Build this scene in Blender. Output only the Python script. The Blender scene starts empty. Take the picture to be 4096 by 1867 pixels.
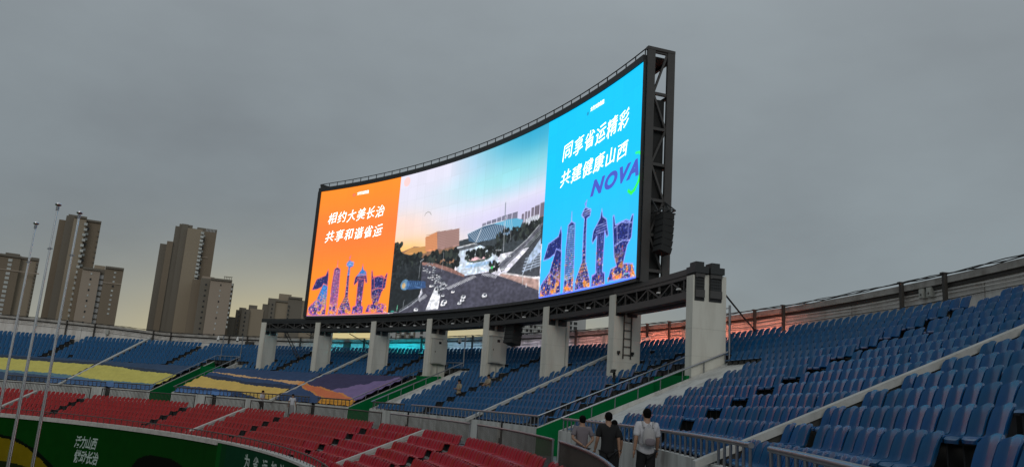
import bpy, math, random
import numpy as np
from mathutils import Vector, Matrix

random.seed(7)
RNG = np.random.default_rng(7)
S = bpy.context.scene
COL = S.collection
PI = math.pi

# ------------------------------------------------------------------ camera
cd = bpy.data.cameras.new('camera')
cd.sensor_width = 36.0
cd.lens = 36.0 * 3195.0 / 4096.0
cd.clip_start = 0.05
cd.clip_end = 6000.0
cam = bpy.data.objects.new('camera', cd)
COL.objects.link(cam)
PITCH, ROLL, YAW = 0.2122, 0.0690, 0.3106
fw = Vector((-math.sin(YAW) * math.cos(PITCH), math.cos(YAW) * math.cos(PITCH), math.sin(PITCH)))
rt = Vector((math.cos(YAW), math.sin(YAW), 0.0))
up = rt.cross(fw)
cr = rt * math.cos(ROLL) + up * math.sin(ROLL)
cu = up * math.cos(ROLL) - rt * math.sin(ROLL)
CAM = Vector((50.585, 0.0, 1.683))
cam.matrix_world = Matrix(((cr.x, cu.x, -fw.x, CAM.x), (cr.y, cu.y, -fw.y, CAM.y), (cr.z, cu.z, -fw.z, CAM.z), (0, 0, 0, 1)))
S.camera = cam

# ------------------------------------------------------------------ sky, sun, exposure
SUN_AZ, SUN_EL = math.radians(160.0), math.radians(28.0)      # azimuth from +Y towards +X: behind the camera, to its right
W = bpy.data.worlds.new('World')
S.world = W
W.use_nodes = True
nt = W.node_tree
nt.nodes.clear()
def N(tree, kind, **kw):
    n = tree.nodes.new(kind)
    for k, v in kw.items():
        if k in n.inputs.keys():
            n.inputs[k].default_value = v
        else:
            setattr(n, k, v)
    return n
def L(tree, a, b):
    tree.links.new(a, b)
def MATH(tree, op, a, b=None, clamp=False):
    n = tree.nodes.new('ShaderNodeMath'); n.operation = op; n.use_clamp = clamp
    for i, x in enumerate((a, b)):
        if x is None: continue
        if isinstance(x, (int, float)): n.inputs[i].default_value = x
        else: L(tree, x, n.inputs[i])
    return n.outputs[0]
def MIX(tree, fac, a, b, blend='MIX'):
    n = tree.nodes.new('ShaderNodeMix'); n.data_type = 'RGBA'; n.blend_type = blend
    for s, x in ((n.inputs[0], fac), (n.inputs[6], a), (n.inputs[7], b)):
        if isinstance(x, (int, float)): s.default_value = x
        elif isinstance(x, tuple): s.default_value = x if len(x) == 4 else (*x, 1.0)
        else: L(tree, x, s)
    return n.outputs[2]
sky = N(nt, 'ShaderNodeTexSky', sky_type='NISHITA')
sky.sun_disc = False
sky.sun_elevation = SUN_EL
sky.sun_rotation = SUN_AZ
sky.air_density = 1.2; sky.dust_density = 3.0
tc = N(nt, 'ShaderNodeTexCoord')
sep = N(nt, 'ShaderNodeSeparateXYZ')
L(nt, tc.outputs['Generated'], sep.inputs[0])
# a closed cloud deck: soft grey-blue banks, thinner towards the horizon where a yellow evening band shows
mp = N(nt, 'ShaderNodeMapping'); mp.inputs['Scale'].default_value = (1.0, 1.0, 2.1); mp.inputs['Rotation'].default_value = (0.25, 0.12, 0.5)
L(nt, tc.outputs['Generated'], mp.inputs[0])
n1 = N(nt, 'ShaderNodeTexNoise', Scale=1.7, Detail=6.0, Roughness=0.52)
L(nt, mp.outputs[0], n1.inputs['Vector'])
n2 = N(nt, 'ShaderNodeTexNoise', Scale=5.0, Detail=5.0, Roughness=0.55)
L(nt, mp.outputs[0], n2.inputs['Vector'])
cl = MATH(nt, 'ADD', MATH(nt, 'MULTIPLY', n1.outputs[0], 0.84), MATH(nt, 'MULTIPLY', n2.outputs[0], 0.16))
rp = N(nt, 'ShaderNodeValToRGB')
rp.color_ramp.elements[0].position = 0.33; rp.color_ramp.elements[0].color = (1.62, 1.84, 1.99, 1)
rp.color_ramp.elements[1].position = 0.62; rp.color_ramp.elements[1].color = (2.45, 2.86, 3.06, 1)
L(nt, cl, rp.inputs[0])
elev = MATH(nt, 'MAXIMUM', sep.outputs[2], 0.0)
glow_h = MATH(nt, 'EXPONENT', MATH(nt, 'MULTIPLY', elev, -18.0))            # low band
# azimuth of the evening band (towards -X +Y)
dotn = N(nt, 'ShaderNodeVectorMath', operation='DOT_PRODUCT')
GA = math.radians(-33.0)
dotn.inputs[1].default_value = (math.sin(GA), math.cos(GA), 0.0)
L(nt, tc.outputs['Generated'], dotn.inputs[0])
lobe = MATH(nt, 'POWER', MATH(nt, 'MAXIMUM', dotn.outputs['Value'], 0.0), 7.0)
band = MATH(nt, 'MULTIPLY', glow_h, lobe, clamp=True)
dot2 = N(nt, 'ShaderNodeVectorMath', operation='DOT_PRODUCT')
G2 = math.radians(-27.0)
dot2.inputs[1].default_value = (math.sin(G2), math.cos(G2), 0.0)
L(nt, tc.outputs['Generated'], dot2.inputs[0])
lobe2 = MATH(nt, 'POWER', MATH(nt, 'MAXIMUM', dot2.outputs['Value'], 0.0), 26.0)
q2 = MATH(nt, 'MULTIPLY', elev, 9.0)
low = MATH(nt, 'MULTIPLY', MATH(nt, 'EXPONENT', MATH(nt, 'MULTIPLY', MATH(nt, 'MULTIPLY', q2, q2), -1.0)), lobe2, clamp=True)
c1 = MIX(nt, MATH(nt, 'MULTIPLY', glow_h, 0.35), rp.outputs[0], (2.6, 3.05, 3.3))
c2 = MIX(nt, MATH(nt, 'MULTIPLY', band, 0.75), c1, (4.3, 4.3, 3.75))
c3 = MIX(nt, low, c2, (9.0, 7.0, 2.5))
zen = MATH(nt, 'MULTIPLY', MATH(nt, 'POWER', elev, 1.6), 0.9)               # overcast sky is brighter overhead
c4 = MIX(nt, zen, c3, (4.6, 5.0, 5.3))
c5 = MIX(nt, 0.96, sky.outputs[0], c4)
bg = N(nt, 'ShaderNodeBackground', Strength=0.10)
L(nt, c5, bg.inputs[0])
wo = N(nt, 'ShaderNodeOutputWorld')
L(nt, bg.outputs[0], wo.inputs[0])

sd = bpy.data.lights.new('sun', 'SUN')
sd.energy = 0.5
sd.angle = math.radians(25.0)
sd.color = (1.0, 0.97, 0.92)
sun = bpy.data.objects.new('sun', sd)
COL.objects.link(sun)
to_sun = Vector((math.sin(SUN_AZ) * math.cos(SUN_EL), math.cos(SUN_AZ) * math.cos(SUN_EL), math.sin(SUN_EL)))
sun.rotation_euler = to_sun.to_track_quat('Z', 'Y').to_euler()
S.view_settings.view_transform = 'Standard'
S.view_settings.look = 'None'
S.view_settings.exposure = 0.0
S.view_settings.gamma = 1.0
S.view_settings.use_curve_mapping = False
S.render.engine = 'CYCLES'
S.cycles.use_denoising = True
S.cycles.max_bounces = 6
S.cycles.diffuse_bounces = 3
S.cycles.glossy_bounces = 3
S.cycles.sample_clamp_indirect = 4.0

# ------------------------------------------------------------------ materials
def lin(r, g, b):
    f = lambda c: c / 12.92 if c <= 0.04045 else ((c + 0.055) / 1.055) ** 2.4
    return tuple(f(x / 255.0) for x in (r, g, b))
MATS = {}
def mat(name, base, rough=0.7, metal=0.0, var=0.15, scale=3.0, dirt=None, dirt_amt=0.0, dirt_scale=1.2, bump=0.0, bump_scale=40.0, streak=False, spec=0.5):
    """principled surface whose colour wanders with noise; dirt = colour of irregular stains"""
    m = bpy.data.materials.new(name); m.use_nodes = True
    t = m.node_tree; p = t.nodes['Principled BSDF']
    p.inputs['Roughness'].default_value = rough
    p.inputs['Metallic'].default_value = metal
    p.inputs['Specular IOR Level'].default_value = spec
    co = N(t, 'ShaderNodeTexCoord')
    vec = co.outputs['Object']
    nz = N(t, 'ShaderNodeTexNoise', Scale=scale, Detail=5.0, Roughness=0.6)
    L(t, vec, nz.inputs['Vector'])
    lo = tuple(c * (1 - var) for c in base); hi = tuple(min(1.0, c * (1 + var)) for c in base)
    col = MIX(t, nz.outputs[0], lo, hi)
    if dirt:
        mpn = N(t, 'ShaderNodeMapping')
        mpn.inputs['Scale'].default_value = (1, 1, 0.16) if streak else (1, 1, 1)
        L(t, vec, mpn.inputs[0])
        d = N(t, 'ShaderNodeTexNoise', Scale=dirt_scale, Detail=7.0, Roughness=0.68)
        L(t, mpn.outputs[0], d.inputs['Vector'])
        r = N(t, 'ShaderNodeValToRGB')
        r.color_ramp.elements[0].position = 0.45; r.color_ramp.elements[0].color = (0, 0, 0, 1)
        r.color_ramp.elements[1].position = 0.70; r.color_ramp.elements[1].color = (1, 1, 1, 1)
        L(t, d.outputs[0], r.inputs[0])
        col = MIX(t, MATH(t, 'MULTIPLY', r.outputs[0], dirt_amt), col, dirt)
    L(t, col, p.inputs['Base Color'])
    if bump > 0:
        bz = N(t, 'ShaderNodeTexNoise', Scale=bump_scale, Detail=3.0)
        L(t, vec, bz.inputs['Vector'])
        b = N(t, 'ShaderNodeBump', Strength=bump, Distance=0.02)
        L(t, bz.outputs[0], b.inputs['Height']); L(t, b.outputs[0], p.inputs['Normal'])
    MATS[name] = m
    return m
def attr_mat(name, attr='paint', rough=0.7, emit=0.0):
    m = bpy.data.materials.new(name); m.use_nodes = True
    t = m.node_tree; p = t.nodes['Principled BSDF']
    a = N(t, 'ShaderNodeAttribute', attribute_name=attr)
    if emit > 0:
        p.inputs['Base Color'].default_value = (0.01, 0.01, 0.01, 1)
        p.inputs['Roughness'].default_value = 0.6
        L(t, a.outputs['Color'], p.inputs['Emission Color']); p.inputs['Emission Strength'].default_value = emit
    else:
        nz = N(t, 'ShaderNodeTexNoise', Scale=1.5, Detail=5.0)
        co = N(t, 'ShaderNodeTexCoord'); L(t, co.outputs['Object'], nz.inputs['Vector'])
        v = MATH(t, 'ADD', MATH(t, 'MULTIPLY', nz.outputs[0], 0.4), 0.8)
        L(t, MIX(t, 1.0, a.outputs['Color'], v, 'MULTIPLY'), p.inputs['Base Color'])
        p.inputs['Roughness'].default_value = rough; p.inputs['Specular IOR Level'].default_value = 0.03
    MATS[name] = m
    return m
def emit_mat(name, col, s):
    m = bpy.data.materials.new(name); m.use_nodes = True
    p = m.node_tree.nodes['Principled BSDF']
    p.inputs['Base Color'].default_value = (0.01, 0.01, 0.01, 1)
    p.inputs['Emission Color'].default_value = (*col, 1); p.inputs['Emission Strength'].default_value = s
    MATS[name] = m
    return m

M_CONC = mat('terrace_concrete', (0.30, 0.30, 0.28), 0.85, var=0.2, dirt=(0.10, 0.10, 0.09), dirt_amt=0.5, dirt_scale=0.9, bump=0.25)
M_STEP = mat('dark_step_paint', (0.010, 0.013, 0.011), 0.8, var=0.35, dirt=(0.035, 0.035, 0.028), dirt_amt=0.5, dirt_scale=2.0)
M_WALL = mat('white_wall_paint', (0.52, 0.52, 0.49), 0.75, var=0.08, dirt=(0.17, 0.16, 0.14), dirt_amt=0.65, dirt_scale=1.6, streak=True, bump=0.08)
M_PILLAR = mat('cream_pillar_paint', (0.66, 0.65, 0.575), 0.7, var=0.06, scale=0.8, dirt=(0.36, 0.33, 0.27), dirt_amt=0.5, dirt_scale=1.1, streak=True, bump=0.06)
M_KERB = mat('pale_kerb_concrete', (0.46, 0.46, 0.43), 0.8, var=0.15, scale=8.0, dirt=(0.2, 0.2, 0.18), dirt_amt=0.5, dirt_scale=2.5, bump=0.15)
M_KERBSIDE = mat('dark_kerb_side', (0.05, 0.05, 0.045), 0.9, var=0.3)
M_FLOOR = mat('walkway_floor', (0.25, 0.27, 0.28), 0.6, var=0.2, dirt=(0.12, 0.12, 0.12), dirt_amt=0.5)
M_GREEN = mat('green_passage_paint', (0.0015, 0.150, 0.040), 0.75, var=0.12, scale=1.0, dirt=(0.001, 0.09, 0.025), dirt_amt=0.5, dirt_scale=1.0, spec=0.05)
M_GREENF = mat('green_fascia_paint', (0.004, 0.040, 0.009), 0.6, var=0.15, scale=0.6)
M_BLUE = mat('blue_seat_plastic', (0.001, 0.066, 0.205), 0.24, var=0.28, scale=2.0, spec=0.32, dirt=(0.012, 0.075, 0.18), dirt_amt=0.5, dirt_scale=6.0)
M_BLUE2 = mat('faded_blue_seat_plastic', (0.0012, 0.070, 0.190), 0.33, var=0.35, scale=1.3, dirt=(0.016, 0.085, 0.165), dirt_amt=0.6, dirt_scale=4.0, spec=0.28)
M_RED = mat('red_seat_plastic', (0.32, 0.005, 0.017), 0.30, var=0.22, scale=2.0, spec=0.3)
M_RED2 = mat('worn_red_seat_plastic', (0.31, 0.010, 0.011), 0.40, var=0.3, scale=1.2, dirt=(0.26, 0.03, 0.02), dirt_amt=0.4, dirt_scale=2.5, spec=0.28)
M_BRACKET = mat('seat_bracket_steel', (0.03, 0.03, 0.03), 0.6)
M_STEEL = mat('brushed_stainless_steel', (0.30, 0.31, 0.33), 0.33, metal=1.0, var=0.25, scale=6.0)
M_POLE = mat('polished_pole_steel', (0.68, 0.69, 0.71), 0.22, metal=1.0, var=0.12, scale=3.0)
M_DARKMETAL = mat('dark_weathered_rail', (0.10, 0.085, 0.075), 0.5, metal=0.6, var=0.3)
M_BLACKSTEEL = mat('dark_grey_truss_paint', (0.026, 0.029, 0.030), 0.55, var=0.25, scale=1.5)
M_GREYSTEEL = mat('grey_truss_paint', (0.060, 0.058, 0.056), 0.55, var=0.2)
M_BLACK = mat('matt_black_grille', (0.012, 0.013, 0.013), 0.7)
M_PIPE = mat('old_dark_pipe', (0.045, 0.04, 0.035), 0.6, var=0.4)
M_CABLE = mat('black_cable_rubber', (0.012, 0.013, 0.012), 0.6)
M_COPE = mat('stained_coping_concrete', (0.40, 0.38, 0.35), 0.9, var=0.2, dirt=(0.14, 0.12, 0.10), dirt_amt=0.7, dirt_scale=1.6)
M_PILLARJ = mat('grey_joint_mortar', (0.55, 0.54, 0.48), 0.9, var=0.2)
M_PERIM = mat('perimeter_wall_plaster', (0.72, 0.69, 0.65), 0.85, var=0.10, dirt=(0.34, 0.29, 0.24), dirt_amt=0.55, dirt_scale=1.3, streak=True)
M_BOX = mat('grey_cabinet_enamel', (0.42, 0.42, 0.38), 0.5, var=0.05)
M_DARKGLASS = mat('dark_glass', (0.02, 0.022, 0.025), 0.15)
M_WINDOW = mat('pale_window_glass', (0.50, 0.52, 0.50), 0.25, var=0.4, scale=0.3)
M_T1 = mat('tower_beige_render', (0.32, 0.265, 0.195), 0.9, var=0.08, scale=0.05)
M_T2 = mat('tower_brown_render', (0.215, 0.172, 0.125), 0.9, var=0.1, scale=0.05)
M_T3 = mat('tower_taupe_render', (0.36, 0.295, 0.235), 0.9, var=0.08, scale=0.05)
M_T4 = mat('tower_grey_render', (0.18, 0.16, 0.13), 0.9, var=0.1, scale=0.05)
M_T5 = mat('pale_block_render', (0.45, 0.46, 0.46), 0.85, var=0.08, scale=0.1)
M_GROUND = mat('ground_earth', (0.09, 0.09, 0.075), 0.95, var=0.3, scale=0.1)
M_TRACK = mat('running_track_rubber', (0.16, 0.035, 0.025), 0.9, var=0.15)
M_TURF = mat('infield_turf', (0.03, 0.08, 0.02), 0.95, var=0.3)
M_SKIN = mat('skin', (0.30, 0.17, 0.11), 0.55, var=0.08)
M_HAIR = mat('black_hair', (0.004, 0.0035, 0.0035), 0.85, spec=0.08, bump=0.8, bump_scale=60)
M_WHITECLOTH = mat('white_cotton', (0.50, 0.50, 0.53), 0.9, var=0.08, bump=0.9, bump_scale=8)
M_GREYCLOTH = mat('grey_cotton', (0.16, 0.14, 0.155), 0.9, var=0.12, bump=0.9, bump_scale=8)
M_BLACKCLOTH = mat('black_cotton', (0.007, 0.007, 0.008), 0.9, var=0.2)
M_TANCLOTH = mat('tan_cotton', (0.30, 0.25, 0.17), 0.9, var=0.15)
M_PALECLOTH = mat('pale_grey_skirt_cotton', (0.26, 0.25, 0.25), 0.9, var=0.15)
M_BAG = mat('pale_grey_backpack_nylon', (0.33, 0.32, 0.32), 0.6, var=0.2, scale=8, bump=0.3, bump_scale=12)
M_LAMP = mat('lamp_white_plastic', (0.75, 0.75, 0.73), 0.4)
M_PRINT = mat('white_painted_lettering', (0.38, 0.50, 0.45), 0.6, var=0.1)
M_CLOTH = attr_mat('printed_banner_cloth', rough=0.85)
M_FASCIA = attr_mat('printed_fascia_paint', rough=0.6)
M_LED = attr_mat('led_picture', 'led', emit=1.0)
M_LEDTXT = emit_mat('led_white_lettering', (1.0, 1.0, 1.0), 2.2)

# ------------------------------------------------------------------ mesh helpers
def P(R, th, z):
    a = math.radians(th)
    return Vector((R * math.cos(a), R * math.sin(a), z))
def radial(th):
    a = math.radians(th); return Vector((math.cos(a), math.sin(a), 0))
def tang(th):
    a = math.radians(th); return Vector((-math.sin(a), math.cos(a), 0))
class MB:
    def __init__(s): s.v = []; s.f = []
    def add(s, vs, fs):
        o = len(s.v); s.v += [tuple(v) for v in vs]; s.f += [tuple(i + o for i in f) for f in fs]; return s
    def hexa(s, p):          # 8 corners: bottom 0-3, top 4-7
        return s.add(p, [(0, 3, 2, 1), (4, 5, 6, 7), (0, 1, 5, 4), (1, 2, 6, 5), (2, 3, 7, 6), (3, 0, 4, 7)])
    def box(s, c, ax, ay, az):
        c, ax, ay, az = Vector(c), Vector(ax), Vector(ay), Vector(az)
        return s.hexa([c - ax - ay - az, c + ax - ay - az, c + ax + ay - az, c - ax + ay - az, c - ax - ay + az, c + ax - ay + az, c + ax + ay + az, c - ax + ay + az])
    def abox(s, x0, x1, y0, y1, z0, z1):
        return s.hexa([(x0, y0, z0), (x1, y0, z0), (x1, y1, z0), (x0, y1, z0), (x0, y0, z1), (x1, y0, z1), (x1, y1, z1), (x0, y1, z1)])
    def beam(s, a, b, w, h, upv=(0, 0, 1)):
        a, b = Vector(a), Vector(b); d = (b - a).normalized(); u = Vector(upv)
        x = d.cross(u)
        if x.length < 1e-4: x = d.cross(Vector((1, 0, 0)))
        x.normalize(); y = x.cross(d).normalized()
        return s.box((a + b) / 2, x * w / 2, (b - a) / 2, y * h / 2)
    def arc(s, R0, R1, z0, z1, t0, t1, step=1.0, caps=True):
        n = max(1, int(math.ceil(abs(t1 - t0) / step))); f0 = z0 if callable(z0) else (lambda t: z0); f1 = z1 if callable(z1) else (lambda t: z1)
        vs = []
        for i in range(n + 1):
            t = t0 + (t1 - t0) * i / n
            vs += [P(R0, t, f0(t)), P(R1, t, f0(t)), P(R1, t, f1(t)), P(R0, t, f1(t))]
        fs = []
        for i in range(n):
            a, b = 4 * i, 4 * i + 4
            for k in range(4):
                l = (k + 1) % 4
                fs.append((a + k, a + l, b + l, b + k))
        if caps: fs += [(0, 3, 2, 1), (4 * n, 4 * n + 1, 4 * n + 2, 4 * n + 3)]
        return s.add(vs, fs)
    def tube(s, pts, r, n=8, caps=True):
        pts = [Vector(p) for p in pts]; rs = r if isinstance(r, (list, tuple)) else [r] * len(pts)
        vs = []; prev = None
        for i, p in enumerate(pts):
            d = (pts[min(i + 1, len(pts) - 1)] - pts[max(i - 1, 0)]).normalized()
            ref = prev if prev is not None else (Vector((0, 0, 1)) if abs(d.z) < 0.9 else Vector((1, 0, 0)))
            x = d.cross(ref); x.normalize(); y = x.cross(d).normalized(); prev = y
            for k in range(n):
                a = 2 * PI * k / n
                vs.append(p + (x * math.cos(a) + y * math.sin(a)) * rs[i])
        fs = []
        for i in range(len(pts) - 1):
            for k in range(n):
                l = (k + 1) % n
                fs.append((i * n + k, i * n + l, (i + 1) * n + l, (i + 1) * n + k))
        if caps: fs += [tuple(range(n - 1, -1, -1)), tuple((len(pts) - 1) * n + k for k in range(n))]
        return s.add(vs, fs)
    def sphere(s, c, r, nu=12, nv=8, sx=1, sy=1, sz=1):
        c = Vector(c); vs = [c + Vector((0, 0, r * sz))]
        for j in range(1, nv):
            ph = PI * j / nv
            for i in range(nu):
                a = 2 * PI * i / nu
                vs.append(c + Vector((r * sx * math.sin(ph) * math.cos(a), r * sy * math.sin(ph) * math.sin(a), r * sz * math.cos(ph))))
        vs.append(c - Vector((0, 0, r * sz)))
        fs = []
        for i in range(nu):
            fs.append((0, 1 + i, 1 + (i + 1) % nu)); b = 1 + (nv - 2) * nu
            fs.append((len(vs) - 1, b + (i + 1) % nu, b + i))
        for j in range(nv - 2):
            for i in range(nu):
                a = 1 + j * nu; k = (i + 1) % nu
                fs.append((a + i, a + nu + i, a + nu + k, a + k))
        return s.add(vs, fs)
    def mesh(s, name, m, off=None, smooth=False):
        me = bpy.data.meshes.new(name)
        v = s.v
        if off is not None: v = [(a - off[0], b - off[1], c - off[2]) for a, b, c in v]
        me.from_pydata(v, [], s.f); me.materials.append(m)
        if smooth:
            me.polygons.foreach_set('use_smooth', [True] * len(me.polygons))
            try: me.set_sharp_from_angle(angle=math.radians(40))
            except Exception: pass
        me.update()
        return me
    def build(s, name, m, parent=None, smooth=False):
        off = parent_world(parent) if parent else None
        return place(name, s.mesh(name, m, off, smooth), parent)
def parent_world(o):
    v = Vector((0, 0, 0))
    while o is not None:
        v = v + o.location; o = o.parent
    return v
def place(name, me, parent=None, loc=None, rz=0.0):
    o = bpy.data.objects.new(name, me); COL.objects.link(o)
    if parent: o.parent = parent
    if loc is not None: o.location = loc
    if rz: o.rotation_euler = (0, 0, rz)
    return o
def tag(o, label=None, cat=None, group=None, kind=None):
    if label: o['label'] = label
    if cat: o['category'] = cat
    if group: o['group'] = group
    if kind: o['kind'] = kind
    return o
def thing(name, label, cat, loc=(0, 0, 0), group=None):
    o = bpy.data.objects.new(name, None); COL.objects.link(o); o.location = Vector(loc); o.empty_display_size = 0.2
    return tag(o, label, cat, group)
def structure(name, mb, m, smooth=False):
    return tag(mb.build(name, m, None, smooth), kind='structure')

# ------------------------------------------------------------------ stadium geometry (metres; bowl centre at the origin)
UR, UP_, UZ = 52.30, 0.65, 0.305            # blue tier: back of row 0, row depth, row rise
NROW = 14
def u_back(k): return UR + UP_ * k
def u_tread(k): return 0.73 + UZ * k
def u_top(R): return 1.43 + 0.47 * (R - 52.3)
RED_BACK = [49.82, 49.15, 48.45, 47.75, 47.05, 46.35, 45.60]
RED_TOP = [0.42 + 0.415 * (R - 49.9) for R in RED_BACK[:6]] + [-1.10]
RED_TREAD = [z - 0.66 for z in RED_TOP]
FIELD_Z = -5.0
T_MIN, T_MAX = -6.0, 112.0
VOMS = [(31.66, 34.34), (56.0, 58.7), (80.8, 83.3)]
AISLES = [(8.40, 9.35), (21.85, 22.95), (35.70, 36.75), (49.05, 49.95), (61.60, 62.50), (74.20, 75.10), (86.60, 87.35), (99.20, 100.1)]
KERBS = [15.75, 42.75, 68.40, 93.20]
RED_KERBS = [43.80, 68.75, 93.70]
RED_AISLES = [(23.80, 24.80), (36.95, 37.95), (49.95, 50.95), (62.50, 63.30), (74.90, 75.85), (87.35, 88.20), (100.2, 101.1)]
PILLARS = [77.1, 70.9, 64.45, 58.05, 51.65, 45.3, 38.72, 31.95]

# ground, track, turf
g = MB()
g.add([(-3000, -3000, FIELD_Z - 0.012), (3000, -3000, FIELD_Z - 0.012), (3000, 3000, FIELD_Z - 0.012), (-3000, 3000, FIELD_Z - 0.012)], [(0, 1, 2, 3)])
structure('ground', g, M_GROUND)
def ring(R0, R1, z, t0, t1, step=2.0):
    m = MB(); n = int((t1 - t0) / step)
    vs = []
    for i in range(n + 1):
        t = t0 + (t1 - t0) * i / n; vs += [P(R0, t, z), P(R1, t, z)]
    m.add(vs, [(2 * i, 2 * i + 1, 2 * i + 3, 2 * i + 2) for i in range(n)]); return m
structure('running_track', ring(30.0, 43.5, FIELD_Z - 0.008, -40, 200), M_TRACK)
structure('infield_grass', ring(0.05, 29.9, FIELD_Z - 0.004, -40, 200), M_TURF)
structure('walkway', MB().arc(49.96, 51.70, -0.30, 0.0, T_MIN, T_MAX, 1.0), M_FLOOR)

def terrace(name, prof, thetas, skip, m):
    mb = MB(); n = len(prof); vs = []
    for t in thetas:
        for R, z in prof: vs.append(P(R, t, z))
    fs = []
    for i in range(len(thetas) - 1):
        tm = (thetas[i] + thetas[i + 1]) / 2
        for j in range(n - 1):
            if skip((prof[j][0] + prof[j + 1][0]) / 2, tm): continue
            fs.append((i * n + j, (i + 1) * n + j, (i + 1) * n + j + 1, i * n + j + 1))
    mb.add(vs, fs); return structure(name, mb, m)
ths = sorted(set([round(T_MIN + i, 2) for i in range(int(T_MAX - T_MIN) + 1)] + [x for v in VOMS for x in v]))
prof = [(51.88, -0.2), (51.88, u_tread(0))]
for k in range(NROW):
    prof.append((u_back(k) + 0.03 if k < NROW - 1 else 61.52, u_tread(k)))
    if k < NROW - 1: prof.append((u_back(k) + 0.03, u_tread(k + 1)))
terrace('blue_seat_terrace', prof, ths, lambda R, t: R < 58.17 and any(a < t < b for a, b in VOMS), M_CONC)
prof = [(49.955, -0.05)]
for k in range(7):
    prof.append((RED_BACK[k] + 0.10 if k else 49.955, RED_TREAD[k])); 
    prof.append(((RED_BACK[k + 1] + 0.10) if k < 6 else 44.70, RED_TREAD[k]))
terrace('red_seat_terrace', prof, [T_MIN + i for i in range(int(T_MAX - T_MIN) + 1)], lambda R, t: False, M_CONC)

# ---- green front wall with printed graphics, pale coping
def inpoly(px, py, poly):
    c = np.zeros(px.shape, bool); n = len(poly)
    for i in range(n):
        x0, y0 = poly[i]; x1, y1 = poly[(i + 1) % n]
        if y0 == y1: continue
        m = ((y0 > py) != (y1 > py)) & (px < (x1 - x0) * (py - y0) / (y1 - y0) + x0)
        c ^= m
    return c
front = thing('front_wall', 'dark green printed wall below the red seats facing the field', 'wall', P(44.5, 60, FIELD_Z))
def grid_sheet(name, t0, t1, nt_, z0, z1, nz, R, parent, colfun, m, attr):
    tt = np.linspace(t0, t1, nt_ + 1); zz = np.linspace(z0, z1, nz + 1)
    T, Z = np.meshgrid(tt, zz, indexing='ij')
    off = parent_world(parent)
    v = np.stack([R * np.cos(np.radians(T)) - off.x, R * np.sin(np.radians(T)) - off.y, Z - off.z], -1).reshape(-1, 3)
    I, J = np.meshgrid(np.arange(nt_), np.arange(nz), indexing='ij')
    a = (I * (nz + 1) + J).ravel()
    f = np.stack([a, a + 1, a + nz + 2, a + nz + 1], -1)
    tc_, zc = np.meshgrid((tt[:-1] + tt[1:]) / 2, (zz[:-1] + zz[1:]) / 2, indexing='ij')
    col = colfun(tc_, zc).reshape(-1, 3)
    me = bpy.data.meshes.new(name); me.from_pydata(v.tolist(), [], f.tolist()); me.materials.append(m)
    ca = me.attributes.new(attr, 'FLOAT_COLOR', 'FACE')
    ca.data.foreach_set('color', np.concatenate([col, np.ones((len(col), 1))], 1).astype(np.float32).ravel())
    return place(name, me, parent)
def fascia_col(t, z):
    c = np.zeros(t.shape + (3,)); c[:] = (0.002, 0.042, 0.0035)
    c[(t < 59.5)] = (0.003, 0.042, 0.018)
    c[(t < 59.5) & (t > 58.9)] = (0.002, 0.075, 0.010)
    c[(t < 58.9) & (t > 58.0)] = (0.003, 0.045, 0.012)
    dark = inpoly(t, z, [(100, -1.9), (95, -2.1), (92, -2.4), (89.85, -2.60), (87.8, -2.72), (85.0, -3.39), (82.6, -4.28), (81.6, -5.2), (100, -5.2)])
    yel = inpoly(t, z, [(100, -2.3), (95, -2.45), (92, -2.62), (89.8, -2.79), (88.1, -2.91), (86.4, -3.26), (84.5, -3.89), (83.3, -4.35), (82.6, -5.2), (100, -5.2)])
    inner = inpoly(t, z, [(100, -4.2), (89.3, -4.33), (87.6, -4.36), (85.9, -4.53), (84.8, -5.2), (100, -5.2)])
    arch = inpoly(t, z, [(72.9, -5.2), (72.6, -3.9), (72.3, -3.5), (71.6, -3.0), (70.6, -2.75), (69.8, -2.66), (66.8, -2.64), (65.5, -2.8), (64.6, -2.97), (63.8, -3.5), (63.4, -5.2)])
    c[dark] = (0.002, 0.007, 0.003); c[yel] = (0.16, 0.125, 0.004); c[inner] = (0.012, 0.02, 0.006); c[arch] = (0.003, 0.006, 0.003)
    return c
grid_sheet('printed_face', T_MIN, T_MAX, 700, FIELD_Z, -1.30, 60, 44.30, front, fascia_col, M_FASCIA, 'paint')
MB().arc(44.305, 44.66, FIELD_Z, -1.305, T_MIN, T_MAX, 1.0).build('backing_wall', M_CONC, front)
MB().arc(44.22, 44.70, -1.44, -1.20, 59.6, T_MAX, 1.0).build('coping', M_KERB, front)
MB().arc(44.25, 44.70, -1.30, -1.20, T_MIN, 59.5, 1.0).build('coping', M_KERB, front)

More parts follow.
